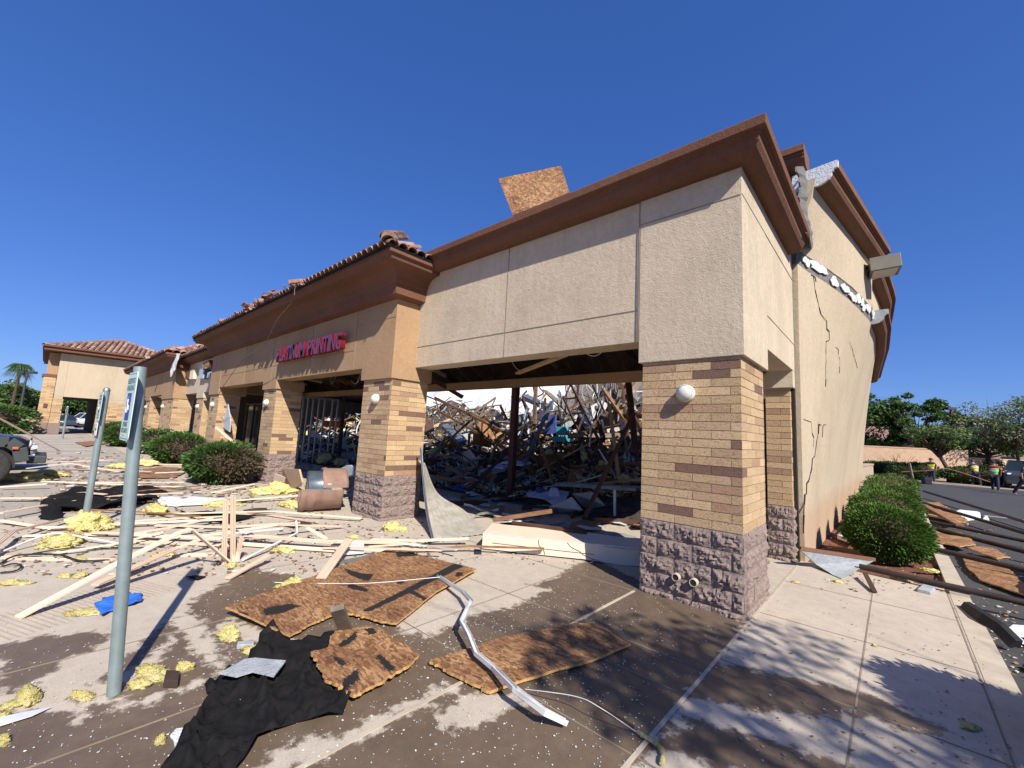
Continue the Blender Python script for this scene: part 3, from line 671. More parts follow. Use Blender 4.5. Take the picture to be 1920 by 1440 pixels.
# white rear wall / membrane showing over the rubble
b=MB(); W1=[PY(795,722,15),PY(955,706,15)]; zt=5.6
nx_,nz_=60,14; vs=[]
for j in range(nz_+1):
    for i in range(nx_+1):
        x=-31+18*i/nx_; u=j/nz_; vs.append((x,13.8+6.5*u+.4*nz((x*.5,u*3,0),1.,9),1.9+4.9*u+.45*nz((x*.35,u*2,0),1.,3)+.12*math.sin(x*1.3)*u))
n0=len(vs); vs+=[(x,y+.2,z) for x,y,z in vs]
b.add(vs,[(j*(nx_+1)+i,j*(nx_+1)+i+1,(j+1)*(nx_+1)+i+1,(j+1)*(nx_+1)+i) for j in range(nz_) for i in range(nx_)]+[(nz_*(nx_+1)+i,nz_*(nx_+1)+i+1,nz_*(nx_+1)+i+1+n0,nz_*(nx_+1)+i+n0) for i in range(nx_)],0,sm=True)
b.build('white_membrane','membrane_white',mall)
b=MB(); n0=0; vs=[]
for j in range(9):
    for i in range(41):
        x=-13.2+12.4*i/40; u=j/8; vs.append((x,13.2+4.5*u+.5*nz((x*.6,u*3,0),1.,19),2.2+(3.6+.5*nz((x,0),.9,7))*u+.4*nz((x*.5,u*2,0),1.,13)))
n0=len(vs); vs+=[(x,y+.15,z-.12) for x,y,z in vs]
b.add(vs,[(j*41+i,j*41+i+1,(j+1)*41+i+1,(j+1)*41+i) for j in range(8) for i in range(40)]+[(n0+(j+1)*41+i,n0+(j+1)*41+i+1,n0+j*41+i+1,n0+j*41+i) for j in range(8) for i in range(40)]); b.build('collapsed_roof_deck','wood_grey',mall)
# ---- channel-letter signs
def text_mesh(name,txt,size,depth,m,loc,rot,parent=None,sx=1.,bold=0.,bev=0,spc=1.):
    cu=bpy.data.curves.new(name,'FONT'); cu.body=txt; cu.size=size; cu.extrude=depth/2; cu.offset=bold; cu.space_character=spc; cu.bevel_depth=bev; cu.resolution_u=3
    o=bpy.data.objects.new(name+'_tmp',cu); sc.collection.objects.link(o); dg=bpy.context.evaluated_depsgraph_get(); me=bpy.data.meshes.new_from_object(o.evaluated_get(dg)); 
    me.materials.clear(); me.materials.append(MT[m]); me.name=name; bpy.data.objects.remove(o); q=bpy.data.objects.new(name,me); sc.collection.objects.link(q)
    q.location=loc; q.rotation_euler=rot; q.scale=(sx,1,1); q.parent=parent; return q
sg=thing('shop_sign','red channel letters spelling PLATINUM PRINTING above the tan storefront','sign')
def letters(word,x0,x1,z,h,y,depth,m,parent,name='letter'):
    ws={'I':.42,'M':1.25,'N':1.08,'U':1.05,'T':.95,' ':.6,'L':.85,'G':1.1}; tot=sum(ws.get(c,1) for c in word); x=x0
    for c in word:
        wv=ws.get(c,1)/tot*(x1-x0)
        if c!=' ':
            o=text_mesh(name,c,h/.70,depth,m,(x,y,z),(R(90),0,0),parent,1.,.012)
            bx=[v.co.x for v in o.data.vertices]; lo_,hi=min(bx),max(bx); sx=(wv*.86)/(hi-lo_); sx=min(sx,1.6); o.scale=(sx,1,1); o.location.x=x-lo_*sx+wv*.05
            o.data.materials.append(MT['letter_face'] if 'red' in m else MT['wood_pale'])
            for p_ in o.data.polygons:
                if p_.normal.z>.7: p_.material_index=1
        x+=wv
mat('red_dark',(.25,.008,.02),rough=.35,bst=0)
letters('PLATINUM PRINTING',-11.75,-7.85,3.45,.38,-.655,.12,'red_letter',sg)
b=MB(); b.box(-12,-8.2,-.60,-.505,3.5,3.56); b.build('raceway','letter_dark',sg)
s3=thing('store_sign','dark brown channel letter sign with a blank cream end panel on beige wall','sign')
b=MB(); x=-30.0+3.6
b.box(-25.35,-24.55,-.16,-.02,3.70,4.17); b.build('end_panel','cream_panel',s3)
b=MB(); r3=random.Random(5)
for k in range(13):
    x=-30.2+3.75+k*.0; 
for k in range(11):
    x=-28.3+k*.27+1.0-1.0
# letters are too blurred in the picture to read: upright and slanted strokes only
b=MB()
for k in range(10):
    x=-26.2+k*.085; 
    b.box(x,x+.055,-.2,-.02,3.74,4.12) if k%3 else b.beam((x,-.1,3.74),(x+.07,-.1,4.12),.05,.16)
b.box(-26.25,-25.38,-.1,-.02,3.72,3.78); b.build('letter_row','letter_dark',s3)
s4=thing('blade_store_sign','brown letters STEN with pale lilac panels under the tiled eave','sign')
letters('STEN',-22.6,-21.45,4.02,.36,-.16,.16,'letter_dark',s4)
b=MB(); b.box(-23.5,-22.65,-.14,-.02,3.62,4.34); b.build('side_panel','lilac_panel',s4); b=MB(); b.box(-21.95,-21.45,-.14,-.02,3.6,3.86); b.build('small_panel','lilac_panel',s4); b=MB(); b.box(-22.65,-21.95,-.1,-.02,3.6,3.98); b.build('dark_panel','navy',s4)
w_=tag(sheet('hanging_membrane',jag([(-26.6,3.75),(-25.7,4.15),(-25.0,4.85),(-25.9,4.95),(-26.9,4.6)],.02,.15,4),lambda x,y:.3+.05*nz((x,y),2),['membrane_white'],.2,.01),'white torn roofing scrap hanging over the tiled eave of the far storefront','roofing scrap')
w_.matrix_world=Matrix(((1,0,0,0),(0,0,-1,-.42),(0,1,0,.05),(0,0,0,1)))
# ---- wall lamps
def wall_lamp(x,y,z,label,r=.095):
    t=thing('wall_lamp',label,'wall lamp',(x,y,z),0,'round wall lamps on the brick columns')
    b=MB(); b.lathe([(0,0),(r*1.0,0),(r*1.0,.045),(r*.93,.05),(r*.93,.055)],(0,0,0),(0,-1,0),28); b.build('lamp_base','lamp_white',t)
    b=MB(); b.lathe([(r*.92*math.cos(a),.052+r*.78*math.sin(a)) for a in [i*math.pi/16 for i in range(9)]],(0,0,0),(0,-1,0),28); b.build('globe','lamp_glass',t)
    b=MB(); b.lathe([(r*.9,.05),(r*.985,.052),(r*.985,.075),(r*.9,.082)],(0,0,0),(0,-1,0),28); b.build('lamp_rim','lamp_white',t)
for x,y,l in ((-.6,.024,'biggest round wall lamp, on the right-hand corner brick column'),(-6.56,-.465,'round wall lamp on the brick column beside the red sign'),(-12.75,-.465,'round wall lamp on the brick column behind the leaning plank'),(-18.75,-.465,'round wall lamp on the column at the end of the red-signed storefront'),(-23.6,.03,'round wall lamp on the narrow column of the beige shopfront'),(-29.1,-.46,'round wall lamp on the broad far brick column'),(-34.8,-.46,'farthest round wall lamp, on the small column left of the broad one')):
    wall_lamp(x,y,2.32,l,.1)
# ---- far pavilion
pv=thing('pavilion_building','far beige building with hip tiled roof and dark drive-through arcade','building')
X0=-47
b=MB(); b.box(X0-9,X0,-4.5,-4.0,2.9,6.3); b.box(X0-.4,X0,-4.0,5,2.9,6.3); b.box(X0-.4,X0,-2.0,5,2.6,2.9); b.box(X0-.4,X0,-4.5,-4,2.72,2.9); b.build('stucco_wall','stucco_side',pv,.02)
b=MB(); b.box(X0-1.8,X0-.45,-5.1,-4.5,4.6,6.3); b.build('tan_pier','stucco_tan',pv,.02)
b=MB(); b.box(X0-2.0,X0-.42,-5.3,-4.5,4.35,4.6); b.build('string_course','trim_brown',pv,.04)
def bigbrick(x0,x1,y0,y1,z0,z1,name):
    b=MB(); b.box(x0+.02,x1-.02,y0+.02,y1-.02,z0,z1,0); h=.12; r=0; z=z0
    while z<z1-.02:
        for ax in 'xy':
            u0,u1=(y0,y1) if ax=='x' else (x0,x1); u=u0-(.25 if r%2 else 0)
            while u<u1:
                a,e=max(u,u0),min(u+.5,u1)-.01; u+=.5
                if e-a<.05: continue
                c=brickcol()
                if ax=='x': b.box(x1-.03,x1,a,e,z+.005,min(z+h-.005,z1),1,c)
                else: b.box(a,e,y0,y0+.03,z+.005,min(z+h-.005,z1),1,c)
        z+=h; r+=1
    b.build(name,['brick_mortar','brick'],pv)
bigbrick(X0-1.4,X0+.02,-4.52,-3.95,.85,2.72,'brick_column'); bigbrick(X0-2.0,X0-.4,-5.2,-4.53,.85,4.35,'brick_pier'); bigbrick(X0-.4,X0+.02,-2.0,5,.85,2.6,'brick_wall')
b=MB(); b.box(X0-1.5,X0+.05,-4.55,-3.9,0,.85); b.box(X0-2.1,X0-.38,-5.25,-4.56,0,.85); b.box(X0-.4,X0+.05,-2.02,5,0,.85); b.build('stone_base','split_stone',pv,.02)
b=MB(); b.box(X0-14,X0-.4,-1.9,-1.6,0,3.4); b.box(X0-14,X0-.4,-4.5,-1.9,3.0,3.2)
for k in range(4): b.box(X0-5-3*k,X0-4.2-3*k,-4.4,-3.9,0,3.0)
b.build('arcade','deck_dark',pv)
b=MB(); e=.75; xa,xb,ya,yb=X0-14,X0+e,-5.2-e*.3,6; zt=6.35
b.box(xa,xb,ya,yb,zt,zt+.28); b.build('eave','trim_brown',pv,.03)
ze=zt+.28; rg=1.55
b=MB(); ap=(X0-3.8,-.9,ze+1.75); ap2=(X0-8,-.9,ze+1.75)
cor=[(xb+.05,ya-.05,ze),(xb+.05,3.4,ze),(xa,3.4,ze),(xa,ya-.05,ze)]
b.add([*cor,ap,ap2],[(0,1,4),(1,2,5,4),(2,3,5),(3,0,4,5),(0,3,2,1)],0,(.36,.22,.17)); b.build('roof_underlay',['roof_tile'],pv)
def tri_tiles(a,c,apx,wd=.34,row=.45):
    a,c,apx=Vector(a),Vector(c),Vector(apx); u=(c-a).normalized(); t=(apx-a); x0=t.dot(u); v=(t-u*x0); H=v.length; v.normalize(); n=u.cross(v); n=n if n.z>0 else -n; W=(c-a).length; b=MB()
    for j in range(int(H/row)+1):
        lo_=x0*(j*row/H); hi=W-(W-x0)*(j*row/H); i=0
        while lo_+i*wd<hi-wd*.5: tile(b,a+u*(lo_+i*wd)+v*(j*row)+n*.01,u,v,n,row*1.12,wd*.98,tcol()); i+=1
    b.build('tile_roof',['roof_tile'],pv)
tri_tiles(cor[0],cor[1],ap); 
b=MB(); a=Vector(cor[0]); 
for k in range(14):
    q=a.lerp(Vector(ap),k/14); hd2=(Vector(ap)-a).normalized(); s_=hd2.cross(Vector((0,0,1))).normalized(); tile(b,q-s_*.15+Vector((0,0,.06)),s_,hd2,s_.cross(hd2),.5,.3,tcol())
    q=Vector(cor[1]).lerp(Vector(ap),k/14); hd2=(Vector(ap)-Vector(cor[1])).normalized(); s_=hd2.cross(Vector((0,0,1))).normalized(); tile(b,q-s_*.15+Vector((0,0,.06)),s_,hd2,s_.cross(hd2),.5,.3,tcol())
b.build('ridge_cap',['roof_tile'],pv)
b=MB(); b.beam(Vector(cor[0])+Vector((.02,0,.05)),Vector(cor[1])+Vector((.02,0,.05)),.16,.12); b.beam(Vector(cor[0])+Vector((0,.02,.05)),Vector(cor[3])+Vector((0,.02,.05)),.12,.16); b.build('fascia','trim_brown',pv)
# ================================================================ INTERIOR RUBBLE
def HH(x,y):
    a=np.interp(y,[3.6,5.,6.5,8.,10,13.5],[.05,.35,1.05,1.95,2.95,3.7]); k=np.interp(x,[-24,-19,-14,-10,-6,-2.5,-1],[.75,.85,.52,.75,1.05,.98,.6])
    return float(max(0,a*k*(1+.28*nz((x*.7,y*.7),1,2))+.12*nz((x,y),2.4,8)))
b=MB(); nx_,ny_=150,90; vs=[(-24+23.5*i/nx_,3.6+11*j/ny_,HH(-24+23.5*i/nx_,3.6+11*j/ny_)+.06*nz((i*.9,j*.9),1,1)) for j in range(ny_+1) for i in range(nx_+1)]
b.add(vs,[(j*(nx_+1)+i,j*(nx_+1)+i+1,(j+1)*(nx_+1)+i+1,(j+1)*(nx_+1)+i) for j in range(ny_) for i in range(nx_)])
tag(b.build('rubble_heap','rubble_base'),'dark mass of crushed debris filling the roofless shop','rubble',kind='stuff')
def hit(px,py):
    d=ray(px,py).normalized(); t=8.0
    while t<34:
        q=CAM+d*t
        if q.y>3.7 and q.z<HH(q.x,q.y): return q
        t+=.15
    return None
def proto(fn,name,m): 
    b=MB(); fn(b); o=b.build(name,m); return o
PRO=[]
def shard(r,th=.014):
    k=r.randint(5,8); pts=[]
    for i in range(k):
        a=2*math.pi*i/k+r.uniform(-.25,.25); q=r.uniform(.55,1); pts.append((math.cos(a)*q,math.sin(a)*q*.7))
    def fn(b):
        bow=r.uniform(-.12,.12); v=[(x,y,bow*x*x) for x,y in pts]; n=len(v); v+=[(x,y,z-th) for x,y,z in v]
        b.add(v,[tuple(range(n)),tuple(range(2*n-1,n-1,-1))]+[((i+1)%n,i,i+n,(i+1)%n+n) for i in range(n)])
    return fn
def plank(r,w_=.045,h=.1):
    def fn(b):
        L=1.; j=r.uniform(.04,.12); b.add([(-w_/2,-h/2,-.5),(w_/2,-h/2,-.5-j*.3),(w_/2,h/2,-.5+j*.2),(-w_/2,h/2,-.5),(-w_/2,-h/2,.5),(w_/2,-h/2,.5+j),(w_/2,h/2,.5-j*.6),(-w_/2,h/2,.5+j*.4)],[(0,3,2,1),(4,5,6,7),(0,1,5,4),(1,2,6,5),(2,3,7,6),(3,0,4,7)])
    return fn
def strip_(r):
    def fn(b):
        k=r.uniform(-.12,.12); k2=r.uniform(-.1,.1); b.sweep([(-.02,-.004),(.02,-.004),(.02,.0),(.024,.02),(.02,.02),(.016,.001),(-.016,.001),(-.02,.02),(-.024,.02)],[(k*math.sin(t*3.1)*.5,k2*math.sin(t*5),t-.5) for t in [0,.2,.4,.6,.8,1]],up=(1,.1,0))
    return fn
rr=random.Random(11); used=set()
KINDS_=dict(
 board=(plank,'wooden_board',['wood','wood_dark','wood','wood_pale','wood_grey','wood_dark'],'splintered wooden board sticking out of the indoor rubble heap','board','splintered boards in the indoor rubble'),
 panel=(shard,'drywall_piece',['drywall','drywall_grey','drywall','foam_white','grey_wall','navy'],'broken wallboard piece lying on the indoor rubble heap','wallboard','broken wallboard pieces in the indoor rubble'),
 chip=(shard,'plywood_piece',['osb','wood','osb'],'broken brown plywood piece lying on the indoor rubble heap','plywood','broken plywood pieces in the indoor rubble'),
 strip=(strip_,'metal_strip',['white_metal','galvanised','steel_grey','galvanised'],'bent pale metal strip tangled in the indoor rubble heap','metal strip','bent metal strips in the indoor rubble'),
 blue=(shard,'fabric_piece',['blue_fabric','lilac_paper','lilac_paper','blue_fabric'],'crumpled blue or lilac sheet lying in the indoor rubble','sheet','crumpled sheets in the indoor rubble'))
PROTO={k:[] for k in KINDS_}
for k,(mk,nm,ms,lb,ct,gr) in KINDS_.items():
    for m_ in ms:
        for _ in range(2):
            o=proto(mk(rr),nm,m_ if m_!='osb' else 'osb'); tag(o,lb,ct,gr); PROTO[k].append(o)
def place(kind,loc,rot,scale):
    o=rr.choice(PROTO[kind])
    if o.name in used: c=o.copy(); sc.collection.objects.link(c); o=c
    else: used.add(o.name)
    mn_=o.data.materials[0].name; col_={'wood':'brown','wood_dark':'dark brown','wood_pale':'pale','wood_grey':'grey weathered','drywall':'off-white','drywall_grey':'grey','foam_white':'bright white','grey_wall':'mid grey','navy':'black','osb':'flaky orange-brown','white_metal':'white','galvanised':'silver','steel_grey':'dark grey','blue_fabric':'deep blue','lilac_paper':'pale lilac'}.get(mn_,'brown')
    nn_={'board':'splintered board','panel':'broken wallboard piece','chip':'broken plywood piece','strip':'bent metal strip','blue':'crumpled sheet'}[kind]
    o['label']=col_+' '+nn_+(' in the rubble behind the tan storefront' if loc[0]<-12.5 and loc[1]<9 and loc[0]/(-1.0)>11.9+(loc[1]) *.9 else ' in the rubble seen through the wide beige opening')
    o.location=loc; o.rotation_mode='QUATERNION'; o.rotation_quaternion=rot; o.scale=scale; return o
def rdir(tilt=.5):
    a=rr.uniform(0,6.28); t=rr.gauss(0,tilt); return Vector((math.cos(a)*math.cos(t),math.sin(a)*math.cos(t),math.sin(t)))
def scatter(kind,n,box,smin,smax,tilt=.5,lift=.1,wid=1.):
    k=0; tries=0
    while k<n and tries<n*20:
        tries+=1; px,py=rr.uniform(box[0],box[2]),rr.uniform(box[1],box[3]); q=hit(px,py)
        if q is None: continue
        L=rr.uniform(smin,smax); d=rdir(tilt)
        if kind in ('board','strip'): rot=d.to_track_quat('Z','Y')@Euler((0,0,rr.uniform(0,3))).to_quaternion(); s=(wid,wid,L); q=q+Vector((0,0,abs(d.z)*L*.35+lift))
        else: rot=Euler((rr.gauss(0,tilt),rr.gauss(0,tilt),rr.uniform(0,6))).to_quaternion(); s=(L*.5,L*.5,1); q=q+Vector((0,0,lift+rr.uniform(0,.15)))
        place(kind,q,rot,s); k+=1
A_=(795,752,1195,930); B_=(525,740,682,880); T_=(940,725,1195,840)
scatter('board',75,A_,.8,2.6,.45,.12,1.); scatter('board',60,T_,1.0,2.6,.7,.2,1.5); scatter('panel',30,T_,.6,1.5,.9,.35); scatter('chip',12,T_,.6,1.4,.8,.3); scatter('board',22,B_,.8,2.2,.6,.1)
scatter('panel',48,A_,.4,1.5,.5); scatter('panel',22,B_,.4,1.3,.7); scatter('chip',22,A_,.6,1.8,.45); scatter('chip',8,B_,.5,1.1,.5)
scatter('strip',38,A_,.8,2.4,.6,.2,1.3); scatter('strip',38,T_,1.0,2.4,.9,.4,1.5); scatter('strip',14,B_,.8,2.,1.,.2,1.3)
scatter('blue',16,(830,850,1080,960),.5,1.3,.25); scatter('blue',5,B_,.4,.9,.5)
for k in range(60): # floor litter inside the opening
    q=Vector((rr.uniform(-7.5,-1.5),rr.uniform(1.2,4.6),.04)); kd=rr.choice(['board','panel','strip','panel','chip','board']); L=rr.uniform(.4,1.5)
    d=rdir(.06); place(kd,q+Vector((0,0,.03)),d.to_track_quat('Z','Y') if kd in('board','strip') else Euler((rr.gauss(0,.1),rr.gauss(0,.1),rr.uniform(0,6))).to_quaternion(),(1,1,L) if kd in('board','strip') else (L*.4,L*.4,1))
for k in PROTO:
    for o in PROTO[k]:
        if o.name not in used: bpy.data.objects.remove(o)
b=MB(); r9=random.Random(77); CB=[(.55,.53,.5),(.35,.2,.1),(.2,.11,.06),(.6,.58,.56),(.28,.27,.26),(.1,.07,.05),(.5,.36,.2),(.7,.62,.25),(.06,.06,.08),(.75,.75,.74)]
for _ in range(6500):
    px,py=(r9.uniform(790,1197),r9.uniform(735,935)) if r9.random()<.8 else (r9.uniform(520,685),r9.uniform(735,885)); q=hit(px,py)
    if q is None: continue
    L=r9.uniform(.05,.34); w0=L*r9.uniform(.08,.5); b.rbox(q+Vector((0,0,r9.uniform(.0,.12))),(L,w0,.012),(r9.gauss(0,.7),r9.gauss(0,.7),r9.uniform(0,6)),0,r9.choice(CB))
tag(b.build('rubble_bits','chip'),'small broken bits covering the indoor rubble heap','rubble',kind='stuff')
# hanging strips and cables
def catmull(P,n=8):
    P=[Vector(p) for p in P]; P=[P[0]*2-P[1]]+P+[P[-1]*2-P[-2]]; out=[]
    for i in range(1,len(P)-2):
        for j in range(n):
            t=j/n; out.append(.5*((2*P[i])+(P[i+1]-P[i-1])*t+(2*P[i-1]-5*P[i]+4*P[i+1]-P[i+2])*t*t+(3*P[i]-P[i-1]-3*P[i+1]+P[i+2])*t**3))
    return out+[P[-2]]
def cable(name,P,r,m,label,cat,group=None,n=6):
    b=MB(); b.tube(catmull(P),r,n); return tag(b.build(name,m),label,cat,group)
for i in range(22):
    px=rr.uniform(1000,1192); y=rr.uniform(6.5,9.5); a=PY(px,rr.uniform(700,735),y); L=rr.uniform(.6,1.9)
    P=[a]+[a+Vector((rr.gauss(0,.07),rr.gauss(0,.07),-L*k/4)) for k in range(1,5)]
    cable('hanging_wire',P,rr.choice([.012,.02,.028]),rr.choice(['rubber_black','white_metal','galvanised','drywall_grey','rubber_black']),'wire dangling over the sunlit rubble inside the shop','wire','wires dangling inside the shop')
for i in range(16):
    x=rr.uniform(-10,-1.3) if i<10 else rr.uniform(-17,-8); y=rr.uniform(.6,2.8); a=Vector((x,y,rr.uniform(3.7,4.3))); e=a+Vector((rr.uniform(-1.3,1.3),rr.uniform(-.5,.5),rr.uniform(-.9,-.1)))
    cable('ceiling_wire',[a,a.lerp(e,.5)+Vector((0,0,-rr.uniform(.1,.6))),e],rr.choice([.006,.009,.012]),rr.choice(['white_metal','drywall','drywall_grey','wood_grey']),'thin wire hanging from the torn walkway ceiling','wire','wires under the walkway ceiling')
def px_panel(name,pts,y,m,label,cat,th=.03,dy=0):
    P=[PY(px,py,y+dy*i) for i,(px,py) in enumerate(pts)]; n=len(P); b=MB(); b.add(P+[p+Vector((0,th,0)) for p in P],[tuple(range(n))[::-1],tuple(range(n,2*n))]+[(i,(i+1)%n,n+(i+1)%n,n+i) for i in range(n)])
    return tag(b.build(name,m),label,cat)
def truss(name,a,c,depth,m,label,n=6,thk=.05,drop=Vector((0,0,-1))):
    t=thing(name,label,'roof truss'); a=Vector(a);c=Vector(c); dn=drop.normalized()*depth
    b=MB(); b.beam(a,c,thk,thk*2); b.build('top_chord',m,t); b=MB(); b.beam(a+dn+(c-a)*.06,c+dn-(c-a)*.1,thk,thk*2); b.build('bottom_chord',m,t)
    for i in range(n): b=MB(); p=a.lerp(c,i/n); q=a.lerp(c,(i+.5)/n)+dn; b.beam(p if i%3 else p+(q-p)*.1,q,thk*.7,thk*1.3); b.build('web',m,t); b=MB(); b.beam(q,a.lerp(c,(i+1)/n),thk*.7,thk*1.3); b.build('web',m,t)
truss('roof_truss',PY(815,745,8.0),PY(1000,838,6.0),.55,'wood','broken wooden roof truss sloping down left of the red steel column')
truss('roof_truss',PY(1175,722,8.5),PY(985,800,9.5),.6,'wood_pale','pale wooden roof truss lying across the top right rubble',7)
truss('roof_truss',PY(1070,720,7.5),PY(1150,880,5.6),.5,'wood_dark','dark roof truss hanging steeply before the right rubble',5,.045,Vector((-.7,0,-.5)))
truss('roof_truss',PY(830,815,7.2),PY(930,745,8.6),.4,'wood_grey','grey weathered roof truss rising left of the red steel column',5,.045)
def duct(p0,y0,p1,y1,w_,lb):
    t=thing('air_duct',lb,'air duct'); a=PY(*p0,y0); c=PY(*p1,y1); b=MB(); b.beam(a,c,w_,w_*.7,.3); b.build('duct_body','galvanised',t,.01); b=MB(); d=(c-a).normalized(); b.beam(a-d*.02,a+d*.04,w_*1.12,w_*.82,.3); b.build('duct_flange','steel_grey',t); b=MB(); b.beam(c-d*.04,c+d*.02,w_*1.12,w_*.82,.3); b.build('duct_flange','steel_grey',t)
duct((1090,770),8.,(1125,830),7.,.34,'silver air duct half buried in the right rubble'); duct((835,800),7.5,(868,832),6.6,.3,'silver air duct sticking out of the left rubble'); duct((985,745),9.5,(1030,765),9.,.3,'silver air duct at the top of the rubble behind the red column')
for pts,y,lb in (([(1055,840),(1110,828),(1120,850),(1060,862)],6.4,'big tilted plywood slab in the middle right rubble'),([(1128,790),(1180,800),(1172,835),(1122,822)],7.2,'big plywood slab near the corner column inside'),([(815,830),(858,815),(866,836),(822,850)],6.6,'big plywood slab low in the left rubble'),([(985,860),(1040,850),(1048,872),(990,880)],5.6,'flat plywood slab right of the red column base')):
    px_panel('plywood_slab',pts,y,rr.choice(['wood','osb','wood_pale']),lb,'plywood',.03,.3)
# ---- particular interior things
def beam_px(name,p0,y0,p1,y1,w_,h,m,label,cat,roll=0):
    b=MB(); b.beam(PY(*p0,y0),PY(*p1,y1),w_,h,roll); return tag(b.build(name,m,None,.004),label,cat)
def post(name,px,py,zt,w_,m,label):
    q=G(px,py); b=MB(); b.box(q.x-w_/2,q.x+w_/2,q.y-w_/2,q.y+w_/2,0,zt); t=thing(name,label,'column'); b.build('shaft',m,t,.006); b=MB(); b.box(q.x-w_*.9,q.x+w_*.9,q.y-w_*.9,q.y+w_*.9,0,.02); b.build('base_plate',m,t)
post('steel_column',957,935,3.3,.17,'steel_red','dark red square steel column standing in the wide opening')
post('steel_column',925,850,4.6,.3,'steel_red','distant red steel column standing behind the rubble')
post('steel_column',634,868,3.2,.14,'pipe_rust','black square steel column behind the red-signed storefront')
post('steel_column',1078,860,3.9,.12,'steel_red','slim red steel column on the right of the rubble')
beam_px('metal_channel',(1035,752),6.6,(962,918),4.3,.16,.05,'steel_grey','perforated grey metal channel leaning beside the red steel column','metal channel',.3)
beam_px('timber_beam',(1188,775),4.2,(1095,972),2.6,.12,.05,'wood_dark','long dark timber leaning across the right of the wide opening','timber',.4)
beam_px('timber_beam',(1178,715),5.,(1192,850),4.8,.16,.06,'wood_dark','dark timber hanging nearly upright beside the corner brick column','timber')
beam_px('timber_beam',(798,742),6.0,(918,790),7.5,.1,.05,'wood_dark','thin dark timber sloping down across the left rubble','timber')
beam_px('timber_beam',(805,860),4.4,(880,790),6.0,.1,.05,'wood_grey','greyish timber leaning left of the red steel column','timber')
beam_px('timber_beam',(800,705),2.6,(868,745),3.4,.05,.12,'wood_dark','short broken timber hanging under the inner beam at left','timber')
beam_px('metal_channel',(970,700),1.6,(1060,665),.6,.1,.05,'wood_pale','tan metal angle hanging below the front header','metal channel')
beam_px('metal_pipe',(975,822),5.5,(992,765),6.5,.04,.04,'white_metal','short white pipe standing beside the perforated channel','pipe')
beam_px('metal_pipe',(1105,838),6.0,(1110,790),6.2,.04,.04,'white_metal','short white pipe standing among the right rubble','pipe')
px_panel('painted_board',[(888,800),(905,785),(945,815),(948,845),(885,840)],6.9,'osb','tilted brown plywood slab shading a dark hollow left of the column','plywood',.03,.35)
px_panel('leaning_board',[(799,785),(812,787),(814,812),(799,810)],7.0,'barrel_clay','reddish brown board at the left edge of the rubble','board')
px_panel('cabinet',[(897,860),(945,862),(945,905),(897,905)],5.4,'navy','black cabinet box buried behind the red steel column','cabinet',.5)
px_panel('blue_board',[(1030,778),(1042,778),(1042,812),(1018,815)],6.6,'blue_fabric','deep blue board standing upright in the sunlit rubble','board',.04)
px_panel('cyan_box',[(1043,800),(1058,800),(1058,816),(1043,816)],6.6,'cyan_paint','bright cyan box on the sunlit rubble','box',.3)
px_panel('cyan_shelf',[(1034,818),(1060,818),(1058,828),(1036,828)],6.4,'cyan_paint','small cyan shelf just under the cyan box','shelf',.3)
px_panel('ceiling_tile',[(1028,950),(1071,932),(1092,957),(1048,972)],2.9,'drywall','white square ceiling tile lying beside the leaning dark timber','ceiling tile',.03,.25)
px_panel('plasterboard',[(1072,925),(1110,922),(1135,948),(1098,955)],3.4,'drywall_grey','grey plasterboard scrap behind the white ceiling tile','plasterboard',.02,.2)
px_panel('white_sheet',[(868,850),(880,842),(895,862),(880,885),(868,878)],5.6,'drywall','tilted white sheet left of the black cabinet','sheet',.02,.1)
px_panel('shelf_board',[(1040,905),(1192,915),(1192,921),(1040,911)],3.8,'steel_grey','long grey shelf edge running to the corner brick column','shelf',.5)
px_panel('shelf_upright',[(1150,918),(1154,918),(1154,985),(1150,985)],3.8,'white_metal','thin white upright leg under the long grey shelf','shelf leg',.03)
b=MB()
for i in range(9):
    q=PY(940+rr.uniform(-22,28),868+i*7,4.9); b.rbox(q+Vector((0,0,0)),(rr.uniform(.5,.8),.5,.06),(rr.gauss(0,.06),rr.gauss(0,.06),rr.uniform(-.4,.4)))
tag(b.build('paper_stack','lilac_paper',None,.01),'slumped stack of lilac-white paper bundles in the shade of the opening','paper stack')
# tan storefront interior
px_panel('painted_board',[(522,765),(546,765),(546,783),(522,783)],4.6,'blue_paint','teal blue upper wall panel seen behind the tan storefront','panel',.05)
px_panel('painted_board',[(520,784),(570,784),(566,800),(520,806)],4.7,'orange_paint','wide orange wall panel seen behind the tan storefront','panel',.05)
px_panel('painted_board',[(606,788),(648,790),(645,802),(606,800)],5.0,'orange_paint','small orange panel deep behind the tan storefront','panel',.05)
sf=thing('storefront_frame','bare metal storefront mullions without glass behind the tan opening','window frame')
for px in (548,556,565,575,586,597,612,622):
    b=MB(); q=G(px,868); q2=PY(px+(4 if px%2 else 9),735,q.y); b.beam(q,(q.x+.03,q.y,2.95),.05,.09); b.build('mullion','galvanised',sf)
b=MB(); a,c=G(546,868),G(624,868); b.beam((a.x,a.y,2.95),(c.x,c.y,2.95),.06,.09); b.beam((a.x,a.y,.9),(c.x*.5+a.x*.5,c.y,.9),.05,.05); b.build('rail','galvanised',sf)
px_panel('door_panel',[(417,800),(427,757),(432,790),(430,810)],-.2,'lilac_panel','crumpled glazed door panel hanging in the last tan opening','door')
